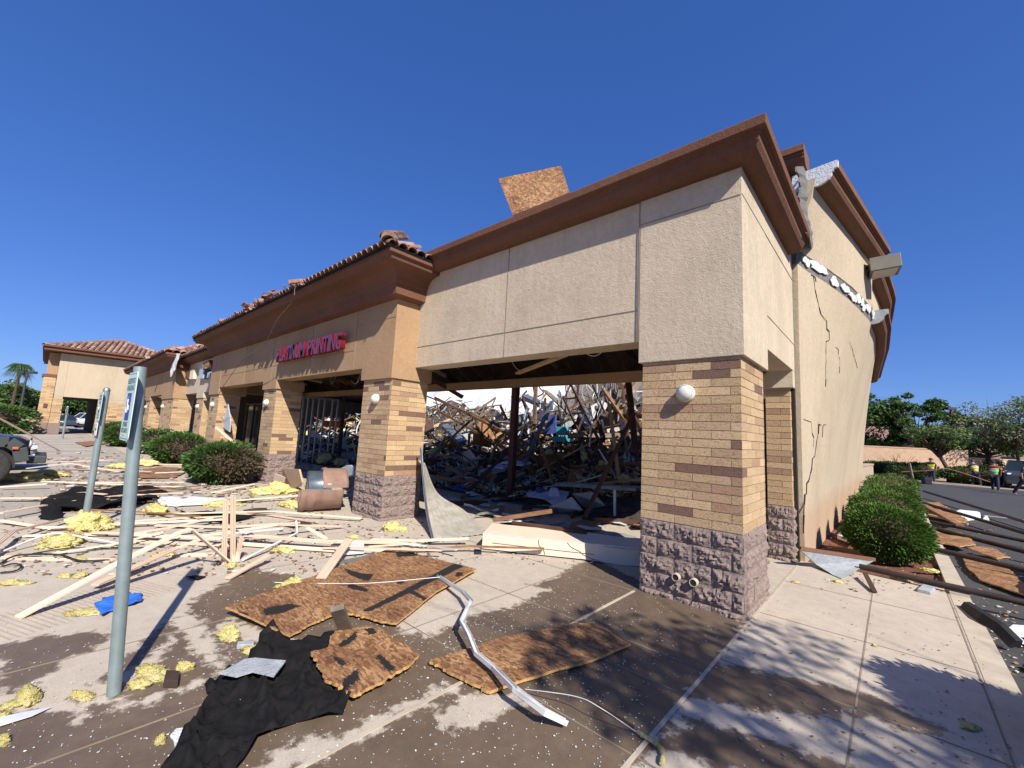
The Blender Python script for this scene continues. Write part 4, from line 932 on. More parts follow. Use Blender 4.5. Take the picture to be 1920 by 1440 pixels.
# ================================================================ FOREGROUND DEBRIS
def gp(pts,z=0): return [G(*p,z) for p in pts]
def inany(polys,soft=.03):
    P=[[G(*q) for q in p] for p in polys]
    def f(x,y):
        s=max(float(sdist(p,np.array(x),np.array(y))) for p in P); return min(1,max(0,.5+s/soft*.5))
    return f
TAR1=[[(893,1050),(870,1055),(678,1155),(690,1158),(893,1060)],[(760,1115),(768,1111),(805,1138),(795,1140)],[(488,1160),(540,1148),(562,1150),(530,1165),(495,1172)],[(640,1075),(672,1083),(700,1085),(690,1098),(655,1088)],
 [(655,1102),(690,1112),(688,1118),(650,1112)],[(740,1045),(775,1040),(785,1048),(745,1052)],[(852,1083),(866,1083),(868,1091),(854,1092)],[(742,1097),(755,1095),(757,1102),(744,1102)],[(442,1160),(460,1168),(490,1195),(475,1190),(445,1170)]]
pl=gp([(420,1158),(520,1118),(740,1033),(893,1077),(818,1120),(743,1180),(715,1176),(662,1160),(628,1160),(585,1178),(543,1203),(480,1180)])
z1=lambda x,y:.045+.012*nz((x,y),1.4)+.022*(1+math.sin(x*1.7+y*1.3))
o=sheet('plywood_sheet',jag(pl,[.002,.002,.002,.002,.002,.006,.009,.01,.009,.01,.002,.002],.02,3),z1,['osb','osb_edge'],.035,.018,inany(TAR1,.05)); tag(o,'largest brown strand board sheet with black tar strips on the pavement','plywood sheet')
TAR3=[[(640,1300),(672,1280),(670,1300),(650,1318),(640,1320)],[(700,1255),(712,1252),(740,1275),(735,1283),(722,1280)],[(618,1250),(650,1270),(640,1275),(620,1262)],[(680,1205),(700,1203),(705,1212),(690,1216)],[(630,1235),(665,1210),(668,1222),(640,1240)]]
pl=gp([(580,1248),(612,1240),(625,1205),(680,1194),(715,1205),(785,1250),(765,1272),(720,1295),(660,1328),(610,1300)])
o=sheet('plywood_sheet',jag(pl,.009,.018,5),lambda x,y:.07+.03*math.sin(x*3+1)+.02*nz((x,y),3),['osb','osb_edge'],.03,.02,inany(TAR3,.05)); tag(o,'small ragged strand board chunk lying on the black roofing felt','plywood sheet')
pl=gp([(803,1250),(860,1232),(935,1205),(1075,1178),(1115,1180),(1182,1216),(1100,1250),(918,1307),(880,1290),(830,1265)])
o=sheet('plywood_sheet',jag(pl,[.005,.006,.004,.005,.005,.001,.001,.01,.01,.01],.02,6),lambda x,y:.045+.012*nz((x,y),2),['osb','osb_edge'],.05,.02,lambda x,y:0.); tag(o,'long narrow strand board strip lying under the bent metal channel','plywood sheet')
# black roofing felt
pl=gp([(300,1445),(395,1310),(383,1290),(440,1262),(480,1225),(486,1192),(510,1184),(545,1204),(600,1200),(622,1194),(622,1215),(600,1230),(600,1260),(640,1300),(655,1330),(615,1358),(560,1358),(480,1400),(440,1460),(430,1560),(260,1560)])
def zfelt(x,y): return .012+.07*max(0,1-abs(nz((x*.8+y*.5,y*1.5-x*.6),1.7,4))*3.2)**2+.045*max(0,1-abs(nz((x+y,y*.6-x),3.1,9))*3.5)**2+.01*nz((x,y),4,2)**2+.12*math.exp(-((x+2.83)**2+(y+3.28)**2)/.02)+.006*math.sin((x*.8+y*2.2)*38+3*nz((x,y),2))*(1 if y<-3.55 else .1)
o=sheet('roofing_felt',jag(pl,.012,.06,8),zfelt,['felt'],.022,.006,sm=True); tag(o,'crumpled black roofing felt in front of the largest plywood','roofing felt')
pl=gp([(408,1293),(455,1265),(475,1262),(533,1268),(510,1300),(470,1290),(440,1300)])
o=sheet('cement_board',jag(pl,.003,.1,2),lambda x,y:.125+.01*x,['plaster_grey'],.1,.01); tag(o,'flat pale grey board scrap lying on the black felt','board scrap')
tag(sheet('white_scrap',jag(gp([(318,1383),(330,1370),(357,1367),(335,1395),(327,1404)]),.003,.05,3),lambda x,y:.012,['foam_white'],.05,.008),'small bright white scrap beside the black felt edge','scrap')
tag(sheet('paper_strip',jag(gp([(-20,1352),(40,1340),(94,1331),(60,1348),(0,1366),(-20,1368)]),.004,.06,3),lambda x,y:.015+.01*nz((x,y),5),['lilac_paper'],.05,.004),'pale lilac paper strip at the near left pavement edge','paper')
def block(name,pts,z0,h,m,label,cat,bev=.004): 
    P=[G(px,py,z0) for px,py in pts]; n=len(P); b=MB(); b.add(P+[p+Vector((0,0,h)) for p in P],[tuple(range(n))[::-1],tuple(range(n,2*n))]+[(i,(i+1)%n,n+(i+1)%n,n+i) for i in range(n)]); return tag(b.build(name,m,None,bev),label,cat)
block('brick_piece',[(305,1290),(332,1292),(335,1272),(310,1270)],0,.05,'deck_dark','dark brown brick chunk beside yellow wool near the signpost','brick')
block('wood_block',[(443,1218),(475,1216),(476,1209),(445,1211)],0,.035,'plaster_grey','small grey block next to the felt fold','block')
b=MB(); b.beam(G(652,1192)+Vector((0,0,.015)),PV(632,1140,G(652,1192),G(652,1192)+Vector((-.3,.3,0))),.10,.04,.3); tag(b.build('wood_block','wood_grey',None,.003),'weathered timber offcut propped against the largest plywood','wood block')
# bent metal channel
CH=[(1060,1358),(1020,1338),(965,1295),(925,1255),(893,1228),(880,1195),(866,1168),(884,1130),(868,1112),(822,1082)]; HT=[.03,.10,.13,.10,.10,.12,.14,.13,.10,.06]
P=[G(px,py,h) for (px,py),h in zip(CH,HT)]
b=MB(); b.sweep([(-.02,0),(.02,0),(.02,.022),(.018,.022),(.018,.003),(-.018,.003),(-.018,.032),(-.02,.032)],P); 
tag(b.build('metal_channel','white_metal'),'kinked white metal channel lying across the narrow plywood strip','metal channel')
# fallen fascia beam across the opening
a,c=Vector((-3.52,-.27,0)),Vector((-.9,1.25,0)); 
bt=thing('fallen_fascia','fallen beige box fascia with cracks lying across the wide opening','fascia'); b=MB()
d=(c-a).normalized(); n=Vector((-d.y,d.x,0)); L=(c-a).length
PB=[(0,0,.02),(.0,.03,.235),(.0,.62,.27),(0,.64,.05)]
ring=lambda t,dz=0:[a+d*(t*L)+n*q[1]+Vector((0,0,q[2]+dz)) for q in PB]
v=[];K=7
for i in range(K): v+=ring(i/(K-1),[0,0,.0,.005,-.02,.0,.02][i])
fs=[]
for i in range(K-1):
    for j in range(4): fs.append((i*4+j,(i+1)*4+j,(i+1)*4+(j+1)%4,i*4+(j+1)%4))
fs+=[(3,2,1,0),tuple((K-1)*4+i for i in range(4))]; b.add(v,fs); b.build('fascia_body','siding_pale',bt,.004)
b=MB(); cr=[(.30,.2,.03),(.33,.5,.0),(.42,.2,.0)]
def onf(t,s): q=a+d*(t*L)+n*(.03*s-.004)+Vector((0,0,.02+.21*s)); return q
for tr in ([(.28,.95),(.285,.6),(.31,.3),(.315,.05)],[(.42,.98),(.44,.7),(.48,.5),(.5,.3),(.54,.1),(.58,.02)],[(.05,.45),(.3,.42),(.55,.4)],[(.78,.95),(.8,.6),(.84,.45)]):
    for s0,s1 in zip(tr[:-1],tr[1:]): b.beam(onf(*s0),onf(*s1),.007,.005)
b.build('crack','crack_dark',bt)
b=MB(); b.beam(a+n*.035+Vector((0,0,.24)),c+n*.035+Vector((0,0,.24)),.02,.012); b.build('edge_bead','white_metal',bt)
b=MB(); b.beam(G(925,975,.3),PY(1035,958,.9),.09,.045,.2); tag(b.build('timber_offcut','wood',None,.003),'short brown timber resting on the fallen beige fascia','timber')
b=MB(); b.beam(G(960,980,.29),G(1100,998,.30),.05,.05,.2); tag(b.build('timber_offcut','wood_dark',None,.003),'dark slim timber lying along the top of the fallen fascia','timber')
# curled metal sheet hanging by the pillar
RA=[((788,845),2.2),((793,900),1.2),((800,960),.5),((810,1015),.0)]
b=MB(); nu,nv=26,14; vs=[]
e0=catmull([PY(789,838,.15),PY(794,905,.05),PY(801,965,-.15),G(812,1014,.01)],7); e1=catmull([PY(797,868,.55),PY(822,925,.8),G(865,962,.12)+Vector((0,.1,.05)),G(915,1000,.02)],7)
m_=len(e0)
for p,q in zip(e0,e1):
    for j in range(nu+1):
        s=j/nu; r_=p.lerp(q,s); sag=math.sin(math.pi*s)*.12; vs.append(r_+Vector((.0,-.02,-sag*(r_.z/1.3)))+Vector((.006*math.sin(s*60),.006*math.sin(s*60),.01*math.sin(s*60))))
n0=len(vs); vs+=[p+Vector((-.006,.008,.0)) for p in vs]
b.add(vs,[(j*(nu+1)+i,j*(nu+1)+i+1,(j+1)*(nu+1)+i+1,(j+1)*(nu+1)+i) for j in range(m_-1) for i in range(nu)]+[(n0+(j+1)*(nu+1)+i,n0+(j+1)*(nu+1)+i+1,n0+j*(nu+1)+i+1,n0+j*(nu+1)+i) for j in range(m_-1) for i in range(nu)],0,sm=True)
rs=thing('curled_metal_sheet','curled weathered grey sheet sagging from beside the second brick column','metal sheet'); b.build('sheet','curl_grey' if 'curl_grey' in MT else 'wood_grey',rs)
b=MB(); b.tube(e0,.018,8); b.tube([p+Vector((.04,-.01,0)) for p in e0],.012,6); b.build('rolled_edge','steel_grey',rs)
# broken round litter bin
br=thing('broken_litter_bin','smashed brown round litter bin with steel liner beside the second brick column','litter bin')
P0=Vector((-7.80,-1.28,.39)); ax=Vector((.33,.944,.0)).normalized(); sd=ax.cross(Vector((0,0,1))).normalized()
def shell(name,prof,a0,a1,m,n=26,tilt=0,off=Vector((0,0,0)),fill=None):
    b=MB(); L=len(prof); v=[]
    u=ax
    for k in range(n+1):
        a=R(a0+(a1-a0)*k/n); d=sd*math.cos(a)+Vector((0,0,1))*math.sin(a); v+=[P0+off+u*z+d*r for r,z in prof]
    v=[p+Vector((.02*nz(p,3,1),.02*nz(p,3,5),.02*nz(p,3,9))) for p in v]
    b.add(v,[(k*L+j,k*L+j+1,(k+1)*L+j+1,(k+1)*L+j) for k in range(n) for j in range(L-1)],0,sm=True)
    if fill is not None:
        z,r=fill; c=P0+off+u*z; w_=[c+(sd*math.cos(R(a0+(a1-a0)*k/n))+Vector((0,0,1))*math.sin(R(a0+(a1-a0)*k/n)))*r for k in range(n+1)]; b.add(w_,[tuple(range(n+1))])
    b.build(name,m,br)
shell('lower_shell',[(.33,.03),(.345,0),(.385,0),(.40,.03),(.40,.10),(.375,.12),(.375,.2),(.385,.22),(.385,.27),(.365,.29),(.34,.76),(.30,.80),(.0,.81)],-172,12,'barrel_clay',30,fill=(.10,.36))
shell('upper_shell',[(.33,.40),(.36,.36),(.40,.36),(.405,.42),(.385,.45),(.38,.80),(.33,.86),(.0,.87)],6,176,'barrel_clay',26,off=Vector((-.05,.05,.07)))
shell('steel_liner',[(.0,.17),(.33,.17),(.34,.15),(.352,.17),(.352,.6)],0,360,'barrel_liner',36,off=Vector((-.04,-.02,.05)))
px_panel('stone_slab',[(530,878),(560,880),(566,905),(548,918),(528,905)],-.35,'stucco_side','cream cracked stucco slab leaning behind the broken litter bin','stucco slab',.05,.06)
px_panel('stone_slab',[(515,888),(532,895),(528,908),(512,905)],-.6,'siding','pinkish broken slab left of the litter bin','stucco slab',.05)
px_panel('ledge_slab',[(604,896),(650,872),(664,876),(664,890),(610,900)],-.05,'plaster_grey','torn pale slab edge resting behind the litter bin','stucco slab',.25,.0)
# siding trim boards
SP=[(-.05,0),(.05,0),(.05,.018),(.036,.018),(.034,.010),(.006,.010),(.004,.018),(-.01,.018),(-.012,.010),(-.034,.010),(-.036,.018),(-.05,.018)]
def board(P,label,m='siding',w_=1.,up=(0,0,1),cat='trim board',cat_=None):
    b=MB(); b.sweep([(x*w_,y) for x,y in SP],P,up=up); return tag(b.build('trim_board',m),label,cat)
def gb(p0,p1,label,z0=.0,z1=.0,m='siding',w_=1.,mid=None):
    P=[G(*p0,z0)]+([G(*q,zz) for *q,zz in mid] if mid else [])+[G(*p1,z1)]; return board(P,label,m,w_)
A0,B0=G(33,1160),G(432,1058)
pk=PV(357,993,A0,B0); board([A0,A0.lerp(pk,.5)+Vector((0,0,.03)),A0.lerp(pk,.92)+Vector((0,0,.02)),pk,pk.lerp(B0,.12)+Vector((0,0,.0)),B0],'longest pale trim board, bent into a peak over the pavement','siding_pale',.9)
A1,B1=G(178,1098),G(395,1015); gb((178,1098),(330,1030),'short grooved board end lying under the peaked trim board',.05,.12,'siding',.8)
gb((225,1078),(520,985),'thin curved trim board passing behind the near signpost',.02,.25,'siding_pale',.6,[(330,1030,.12),(400,1003,.2)])
gb((520,985),(640,988),'thin trim board running on from the curved one',.2,.03,'siding',.6)
gb((2,1046),(212,1052),'flat trim board at far left under a black cable',.0,.0,'siding')
gb((236,1016),(452,1024),'trim board lying flat between the two signposts',.0,.03,'siding')
gb((236,1003),(440,1012),'trim board just beyond the flat one between the signposts',.06,.08,'siding_pale')
gb((455,1004),(628,1018),'thick trim board in the middle of the trim pile',.12,.10,'siding',1.2)
gb((440,1020),(630,1033),'trim board under the thick one in the middle of the pile',.02,.02,'siding_pale',1.2)
gb((622,1016),(788,1020),'trim board with a dark top edge pointing at the wide opening',.06,.02,'siding',1.1)
gb((640,1030),(745,1033),'short trim board under the one pointing at the opening',.0,.0,'siding_pale',1.)
gb((330,1042),(445,1040),'short trim board near the upright pair',.0,.0,'siding',1.)
gb((427,1086),(505,1042),'pinkish trim board pointing down towards the blue cloth',.01,.1,'siding',.7)
gb((602,1086),(655,1012),'short doubled trim board leaning on the plywood edge',.06,.2,'siding',1.1)
gb((575,990),(612,1012),'short slanted trim board above the white tile',.2,.06,'siding_pale',.7)
gb((45,1006),(200,1003),'trim board end showing under yellow wool',.02,.02,'siding_pale',.7)
gb((172,1000),(400,972),'curved trim board in front of the farther signpost',.05,.25,'siding',.7,[(250,1001,.06),(320,990,.15)])
gb((0,977),(100,993),'bent trim board left of the farther signpost',.05,.0,'siding_pale',.7)
gb((0,963),(85,948),'slanting trim board by the far black felt',.1,.1,'siding_pale',.8)
gb((0,935),(80,935),'flat trim board at the left edge behind the slanting one',.05,.05,'siding')
gb((78,934),(160,940),'dark-edged trim board running to the farther signpost',.05,.05,'siding')
gb((80,903),(345,914),'long trim board beyond the black felt',.05,.05,'siding_pale',1.)
gb((140,905),(345,905),'second long trim board just beyond the black felt',.15,.15,'siding',.8)
gb((0,914),(88,908),'trim board lying in front of the yellow wool by the tyre',.05,.1,'siding_pale',.8)
gb((50,879),(130,869),'whitish trim board in front of the black off-roader',.1,.2,'white_metal',.8)
gb((130,869),(222,885),'thin trim board beyond the farther signpost',.2,.05,'siding_pale',.6)
gb((355,946),(560,930),'trim board running towards the litter bin',.03,.1,'siding_pale',.8)
gb((395,925),(478,908),'curved pale trim strip near the right-hand shrub',.02,.2,'siding_pale',.5)
A2=G(112,847); board([PX(-12,779,A2.x+2.2),A2+Vector((0,0,.03))],'pale timber sloping down off the silver car','siding_pale',1.1,cat='timber')
b=MB(); b.beam(PY(405,800,-1.6),G(520,902,.02),.10,.05,.2); tag(b.build('leaning_plank','siding_pale',None,.003),'pale plank leaning over the dried shrub to the pavement','plank')
for (t0,t1,lb,dw) in (((421,1058),(425,938),'left board of the upright trim pair',.05),((438,1052),(438,928),'right and taller board of the upright trim pair',.05)):
    q=G(*t0); t_=PV(t1[0],t1[1],q,q+Vector((-.3,1,0))); board([q,t_],lb,'siding',.9,up=(.25,-.97,0))
q=G(446,1050); board([q,PV(455,1005,q,q+Vector((1,.6,0)))],'short leaning board right of the upright trim pair','siding',.7,up=(.2,-.97,0))
q=G(442,1055,.01); board([q,q+Vector((-.35,.05,.18)),PV(378,1000,q,q+Vector((-1,.2,0)))],'brown-edged board dropping to the foot of the upright pair','siding',.8)
b=MB(); b.tube([G(455,1050,.03),G(557,1000,.12),G(555,976,.3)],.018,8); tag(b.build('white_pipe','white_metal'),'bent white pipe crossing the middle of the trim pile','pipe')
cable('white_pipe',[G(0,1036,.03),G(60,1012,.1),G(104,1000,.14),G(160,1008,.08),G(240,1022,.03)],.014,'white_metal','long white conduit bowed up at the far left','pipe')
tag(sheet('white_tile',jag(gp([(653,1020),(682,1019),(682,1042),(645,1045)]),.003,.1,1),lambda x,y:.05,['drywall'],.1,.02),'square off-white tile piece among the trim boards','tile')
b=MB(); b.beam(G(634,1055,.02),G(712,1040,.02),.07,.03); tag(b.build('metal_strip','galvanised'),'silver flat strip just above the largest plywood','metal strip')
cable('black_cable',[G(0,1057,.02),G(20,1045,.04),G(45,1040,.05),G(110,1040,.05),G(150,1051,.03),G(205,1050,.02)],.011,'rubber_black','black cable draped over the left trim board','cable')
cable('black_cable',[G(0,1074,.02),G(30,1070,.02),G(40,1060,.03),G(25,1057,.03),G(5,1062,.02)],.009,'rubber_black','loop of black cable at the left picture edge','cable')
cable('black_cable',[G(60,1038,.02),G(130,1028,.03),G(215,1028,.02),G(260,1027,.02),G(310,1022,.04),G(338,1008,.12)],.008,'rubber_black','thin black cable running behind the signposts','cable')
cable('wire_loop',[G(403,1040,.02),G(415,1022,.12),G(426,1028,.1),G(424,1045,.02),G(410,1058,.02),G(404,1052,.01)],.008,'rubber_black','black wire loop at the foot of the upright trim pair','wire')
cable('thin_wire',[G(515,1092,.05),G(600,1094,.07),G(700,1093,.1),G(825,1082,.14)],.004,'white_metal','thin pale wire stretched over the largest plywood','wire')
cable('thin_wire',[G(985,1292,.05),G(1080,1306,.12),G(1130,1330,.12),G(1200,1377,.01)],.003,'white_metal','thin pale wire arching right of the metal channel','wire')
cable('thin_wire',[G(1120,1322,.01),G(1150,1340,.01),G(1188,1364,.01)],.012,'wood_dark','rusty brown rod on the pavement under the thin wire','rod')
cable('thin_wire',[PY(553,540,-1.2),PY(548,565,-1.2),PY(520,600,-1.15),PY(492,650,-1.0),PY(458,672,-.9),PY(425,715,-.8),PY(408,742,-.7)],.009,'wood_grey','loose cable dangling from the tiled eave across the tan wall','wire')
for i in range(22):
    if i<11: px,py=rr.uniform(0,760),rr.uniform(968,1050)
    else: px,py=rr.uniform(0,430),rr.uniform(862,965)
    mm_=rr.choice(['siding','siding_pale','siding','wood','white_metal']); a=G(px,py,rr.uniform(.01,.05)); an=rr.gauss(1.05,.5); L=rr.uniform(.5,2.2)*(1 if i<11 else 1.5); d=Vector((math.cos(an),math.sin(an),0))*L; s_=Vector((-d.y,d.x,0)).normalized()*L*rr.uniform(-.12,.12)
    board([a,a+d*.5+s_+Vector((0,0,rr.uniform(0,.08))),a+d+Vector((0,0,rr.uniform(0,.12)))],{'siding':'pinkish','siding_pale':'pale cream','wood':'brown','white_metal':'white'}[mm_]+' loose trim board '+('among the pile at the near left' if i<11 and px<300 else 'among the pile near the upright pair' if i<11 and px<520 else 'near the largest plywood' if i<11 else 'far back near the black felt' if px<200 else 'far back below the shrubs'),mm_,rr.uniform(.3,.9))['group']='loose trim boards scattered on the left'
# blue cloth
pl=gp([(176,1135),(190,1127),(215,1122),(232,1117),(250,1120),(266,1117),(266,1128),(250,1138),(235,1140),(222,1148),(205,1150),(190,1160),(183,1150)])
tag(sheet('blue_cloth',jag(pl,.01,.04,4),lambda x,y:.02+.05*abs(nz((x,y),9,1)),['blue_cloth'],.02,.004,sm=True),'crumpled bright blue cloth behind the near signpost','cloth')
# far black felt humps
for pts,h,lb in (([(72,955),(85,935),(130,925),(215,928),(270,915),(300,940),(250,950),(180,958),(110,962)],.13,'black felt lying behind the farther signpost'),([(190,925),(230,915),(300,918),(318,925),(260,932)],.12,'smaller far black felt near the long trim boards'),([(325,955),(350,965),(400,964),(480,972),(430,983),(360,975)],.06,'flat black felt left of the litter bin'),([(70,975),(80,955),(110,960),(118,972),(100,978)],.12,'dark grey felt flap left of the farther signpost'),([(348,1085),(365,1082),(386,1084),(370,1090)],.01,'tiny black scrap below the trim pile')):
    pl=gp(pts); cx=sum(p.x for p in pl)/len(pl); cy=sum(p.y for p in pl)/len(pl)
    tag(sheet('roofing_felt',jag(pl,.02,.15,9),lambda x,y:.02+h*abs(nz((x,y),1.6,2))*1.5,['felt'],.12 if h>.02 else .03,.008,sm=True),lb,'roofing felt')
for pts,lb,m_ in (([(285,935),(330,932),(420,938),(440,945),(330,952),(300,948)],'long white membrane strip left of the litter bin','foam_white'),([(248,890),(300,882),(350,885),(330,897),(262,898)],'reddish brown board sheet beyond the black felt','wood'),([(255,882),(310,878),(345,880),(300,888)],'smaller reddish board on top of the brown sheet','wood'),([(140,830),(175,828),(205,832),(160,838)],'rusty brown board far down the parking lot','wood'),([(300,985),(345,980),(400,978),(390,985),(320,992)],'grey scrap beside the curved trim board','drywall_grey'),([(170,870),(215,866),(230,872),(190,876)],'grey board scrap beyond the trim boards','drywall_grey'),([(455,960),(500,955),(520,960),(470,965)],'round brown scrap left of the litter bin','wood_dark'),([(525,985),(560,980),(585,984),(550,992)],'rusty brown puddle-like scrap right of the trim pile','deck_dark')):
    tag(sheet('debris_sheet',jag(gp(pts),.03,.15,len(lb)),lambda x,y:.03+.03*abs(nz((x,y),2)),[m_],.2,.012),lb,'debris sheet')
# yellow insulation
def wool_clump(q,r,h,seed,rz=0,flat_=1.):
    import bmesh
    rg=random.Random(seed); bm=bmesh.new(); off=seed*7.3; V=[];Fc=[]; nl=5 if r>.09 else 3; lobes=[(0,0,1.)]+[(rg.uniform(-.75,.75),rg.uniform(-.6,.6)*flat_,rg.uniform(.35,.7)) for _ in range(nl)]
    bmesh.ops.create_icosphere(bm,subdivisions=4,radius=1); base=[v.co.copy() for v in bm.verts]; fcs=[tuple(v.index for v in f.verts) for f in bm.faces]; bm.free()
    for li,(lx,ly,ls) in enumerate(lobes):
        o_=Vector((off,li*5.1,0)); b0=len(V); rl=r*ls*.72; hl=h*(ls*.85 if li else 1)
        ex=rg.uniform(.8,1.5)
        for c in base:
            d=.45*mn.fractal(c*1.3+o_,.8,2.,3)-.30*abs(mn.fractal(c*3.2+o_,.6,2.1,4))+.16*mn.fractal(c*9+o_,.5,2.,4)
            p=c*(1.12+d); V.append((lx*r+p.x*rl*ex,ly*r+p.y*rl*flat_,max(p.z,-.4)*hl*.62+hl*.26))
        Fc+=[tuple(i+b0 for i in f) for f in fcs]
    n0=len(V); g=rg
    for _ in range(int(900 if r>.2 else 420)):
        p=Vector(V[g.randrange(n0)]); d=Vector((g.gauss(0,1),g.gauss(0,1)*.8,g.gauss(.2,.6))).normalized(); L=g.uniform(.06,.26)*min(r,.3)+.008; s_=d.cross(Vector((g.random(),g.random(),1))).normalized()*L*.13
        k=len(V); V+=[tuple(p-s_),tuple(p+d*L*.6+s_),tuple(p+d*L),tuple(p+s_*1.5)]; Fc.append((k,k+1,k+2,k+3))
    me=bpy.data.meshes.new('insulation_clump'); me.from_pydata(V,[],Fc); me.materials.append(MT['insulation'])
    me.polygons.foreach_set('use_smooth',[len(f)==3 for f in Fc]); o=bpy.data.objects.new('insulation_clump',me); sc.collection.objects.link(o); o.location=q; o.rotation_euler=(0,0,rz); return o
WC=[((165,992),.34,.26,'yellow wool clump around the foot of the farther signpost'),((118,1018),.36,.12,'flat brownish wool just below the farther signpost'),((292,962),.30,.17,'yellow wool clump beyond the near signpost at mid height'),((45,900),.55,.2,'yellow wool heap beside the black off-roader tyre'),((85,893),.40,.18,'second yellow wool heap just right of the tyre'),
 ((225,877),.55,.15,'flat yellow wool strip beyond the farther signpost'),((272,872),.55,.2,'yellow wool roll beside the nearer shrubs'),((548,1103),.14,.12,'yellow wool tuft behind the largest plywood edge'),((735,995),.22,.15,'golden wool tuft in front of the second brick column'),((428,1193),.11,.08,'pale wool under the left corner of the largest plywood'),
 ((470,1222),.08,.04,'thin pale wool wedge by the felt fold'),((662,1008),.11,.05,'small yellow wool on the trim boards near the pillar'),((530,1034),.14,.06,'yellow wool on the middle of the trim pile'),((435,1062),.09,.05,'yellow wool at the foot of the upright trim pair'),((312,1042),.13,.06,'yellow wool below the peaked trim board'),
 ((280,1262),.14,.05,'stretched yellow wool right of the near signpost'),((262,1288),.085,.05,'small yellow wool just right of the near signpost base'),((345,1255),.08,.05,'yellow wool tuft beside the dark brick chunk'),((52,1312),.10,.07,'pale green-yellow wool tuft at lower left'),((20,1325),.07,.03,'thin trailing wool left of the lower left tuft'),((150,1308),.07,.045,'pale wool tuft left of the near signpost base'),
 ((300,1392),.035,.04,'tiny golden wool ball near the bottom'),((2,1392),.05,.04,'yellow wool at the bottom left edge'),((4,1345),.03,.03,'tiny wool bit at the left edge'),((20,1095),.14,.04,'yellow wool bit at the far left below the cables'),((122,1082),.08,.04,'small wool bit in front of the left trim board'),((152,1080),.09,.04,'second small wool bit in front of the left trim board'),
 ((520,925),.45,.30,'brown and yellow wool heap left of the litter bin'),((545,950),.28,.15,'bright yellow wool in front of the litter bin heap'),((415,948),.35,.1,'yellow wool on the white membrane strip'),((150,1050),.1,.03,'wool shred near the cable on the left board'),((160,1150),.12,.03,'thin wool shred left of the blue cloth'),
 ((1492,1093),.05,.03,'yellow wool bit on the right walkway near the corner'),((1570,1092),.06,.03,'yellow wool bit near the grey triangular slab'),((1640,1212),.03,.02,'tiny yellow wool bit in the middle of the right walkway'),((1820,1365),.06,.02,'pale wool shred in the shade at lower right'),((1745,1072),.1,.05,'yellow wool on the red soil by the kerb'),((1690,1088),.12,.05,'flat yellow wool at the front of the red soil'),((920,1292),.02,.02,'tiny wool bit beside the metal channel'),((1215,940),.12,.08,'wool tuft at the foot of the corner column')]
for i,(p,r,h,lb) in enumerate(WC):
    z=0
    if 1: q=G(*p); 
    tag(wool_clump((q.x,q.y,0),r,h,i,rr.uniform(-.5,.5)+.6,rr.uniform(.55,.8)),lb,'insulation')
P=[G(1195,1372,.02),G(1215,1385,.02),G(1235,1398,.02),G(1243,1415,.02),G(1240,1432,.02)]
b=MB(); b.tube(catmull(P,10),[.011+.010*abs(nz((i,0),.9)) for i in range(41)],9); tag(b.build('insulation_rope','insulation'),'rope-like yellow wool twist on the pale joint at the bottom','insulation')
for i,(px,py,r_) in enumerate([(815,852,.35),(1100,862,.25),(1130,880,.3),(1030,858,.3),(1170,905,.35),(1080,845,.25),(1175,745,.35),(1140,760,.3),(885,812,.2),(1165,790,.3),(572,800,.35),(585,820,.4),(560,850,.4),(645,830,.4),(610,868,.45),(660,840,.3),(590,775,.3),(655,800,.35),(640,872,.35)]):
    q=hit(px,py)
    if q is not None: tag(wool_clump(q,r_,r_*rr.uniform(.6,1.1),40+i,rr.uniform(0,3),.8),'yellow wool clump caught in the indoor rubble','insulation','wool clumps in the indoor rubble')
# ---- right-hand side debris
def rod(p0,p1,z0,z1,r,lb,ext=4.):
    a=G(*p0,z0); c=G(*p1,z1); e=a+(c-a).normalized()*((c-a).length+ext); b=MB(); b.tube([a,e],r,12); tag(b.build('steel_pipe','pipe_rust'),lb,'steel pipe')
rod((1612,1062),(1920,1130),.08,.08,.04,'nearest long rusty pipe crossing the red soil and the kerb')
rod((1745,1028),(1920,1068),.09,.06,.045,'second rusty pipe lying over the largest roadside plywood')
rod((1748,990),(1920,1034),.09,.06,.045,'third rusty pipe beyond the plywood sheets')
rod((1745,978),(1920,1014),.09,.02,.04,'fourth rusty pipe just beyond the third')
rod((1732,943),(1920,999),.12,.05,.045,'fifth rusty pipe beyond the white boards')
rod((1732,921),(1920,978),.12,.05,.045,'farthest rusty pipe lying on the road')
pt=[((1800,1040),(1870,1050),(1920,1098),(1935,1125),(1838,1090),(1815,1070)),]
tag(sheet('plywood_sheet',jag(gp(pt[0],-.1),.008,.06,2),lambda x,y:-.06+.02*nz((x,y),2),['osb','osb_edge'],.06,.02,lambda x,y:0.),'large roadside plywood under the second rusty pipe','plywood sheet')
for pts,lb in (([(1750,996),(1800,1002),(1830,1025),(1800,1030),(1752,1022)],'ragged plywood leaning on the kerb behind the hedge'),([(1735,945),(1760,944),(1815,980),(1790,985),(1738,960)],'plywood heap beside the hedge farther along the kerb'),([(1815,1032),(1850,1030),(1895,1050),(1870,1052)],'broken plywood shard beyond the large roadside sheet'),([(1930,1060),(1960,1060),(1975,1120),(1940,1110)],'plywood edge at the right picture border')):
    tag(sheet('plywood_sheet',jag(gp(pts,0),.02,.08,len(lb)),lambda x,y:.06+.03*nz((x,y),2),['osb','osb_edge'],.08,.02,lambda x,y:0.),lb,'plywood sheet')
b=MB(); b.beam(G(1733,947,.12),G(1800,985,.12),.14,.05); tag(b.build('timber_plank','wood'),'brown timber lying beside the hedge over the kerb','timber')
b=MB(); b.beam(G(1740,965,.1),G(1815,983,.0),.1,.05); tag(b.build('timber_plank','wood_pale'),'pale timber lying on the road beside the hedge','timber')
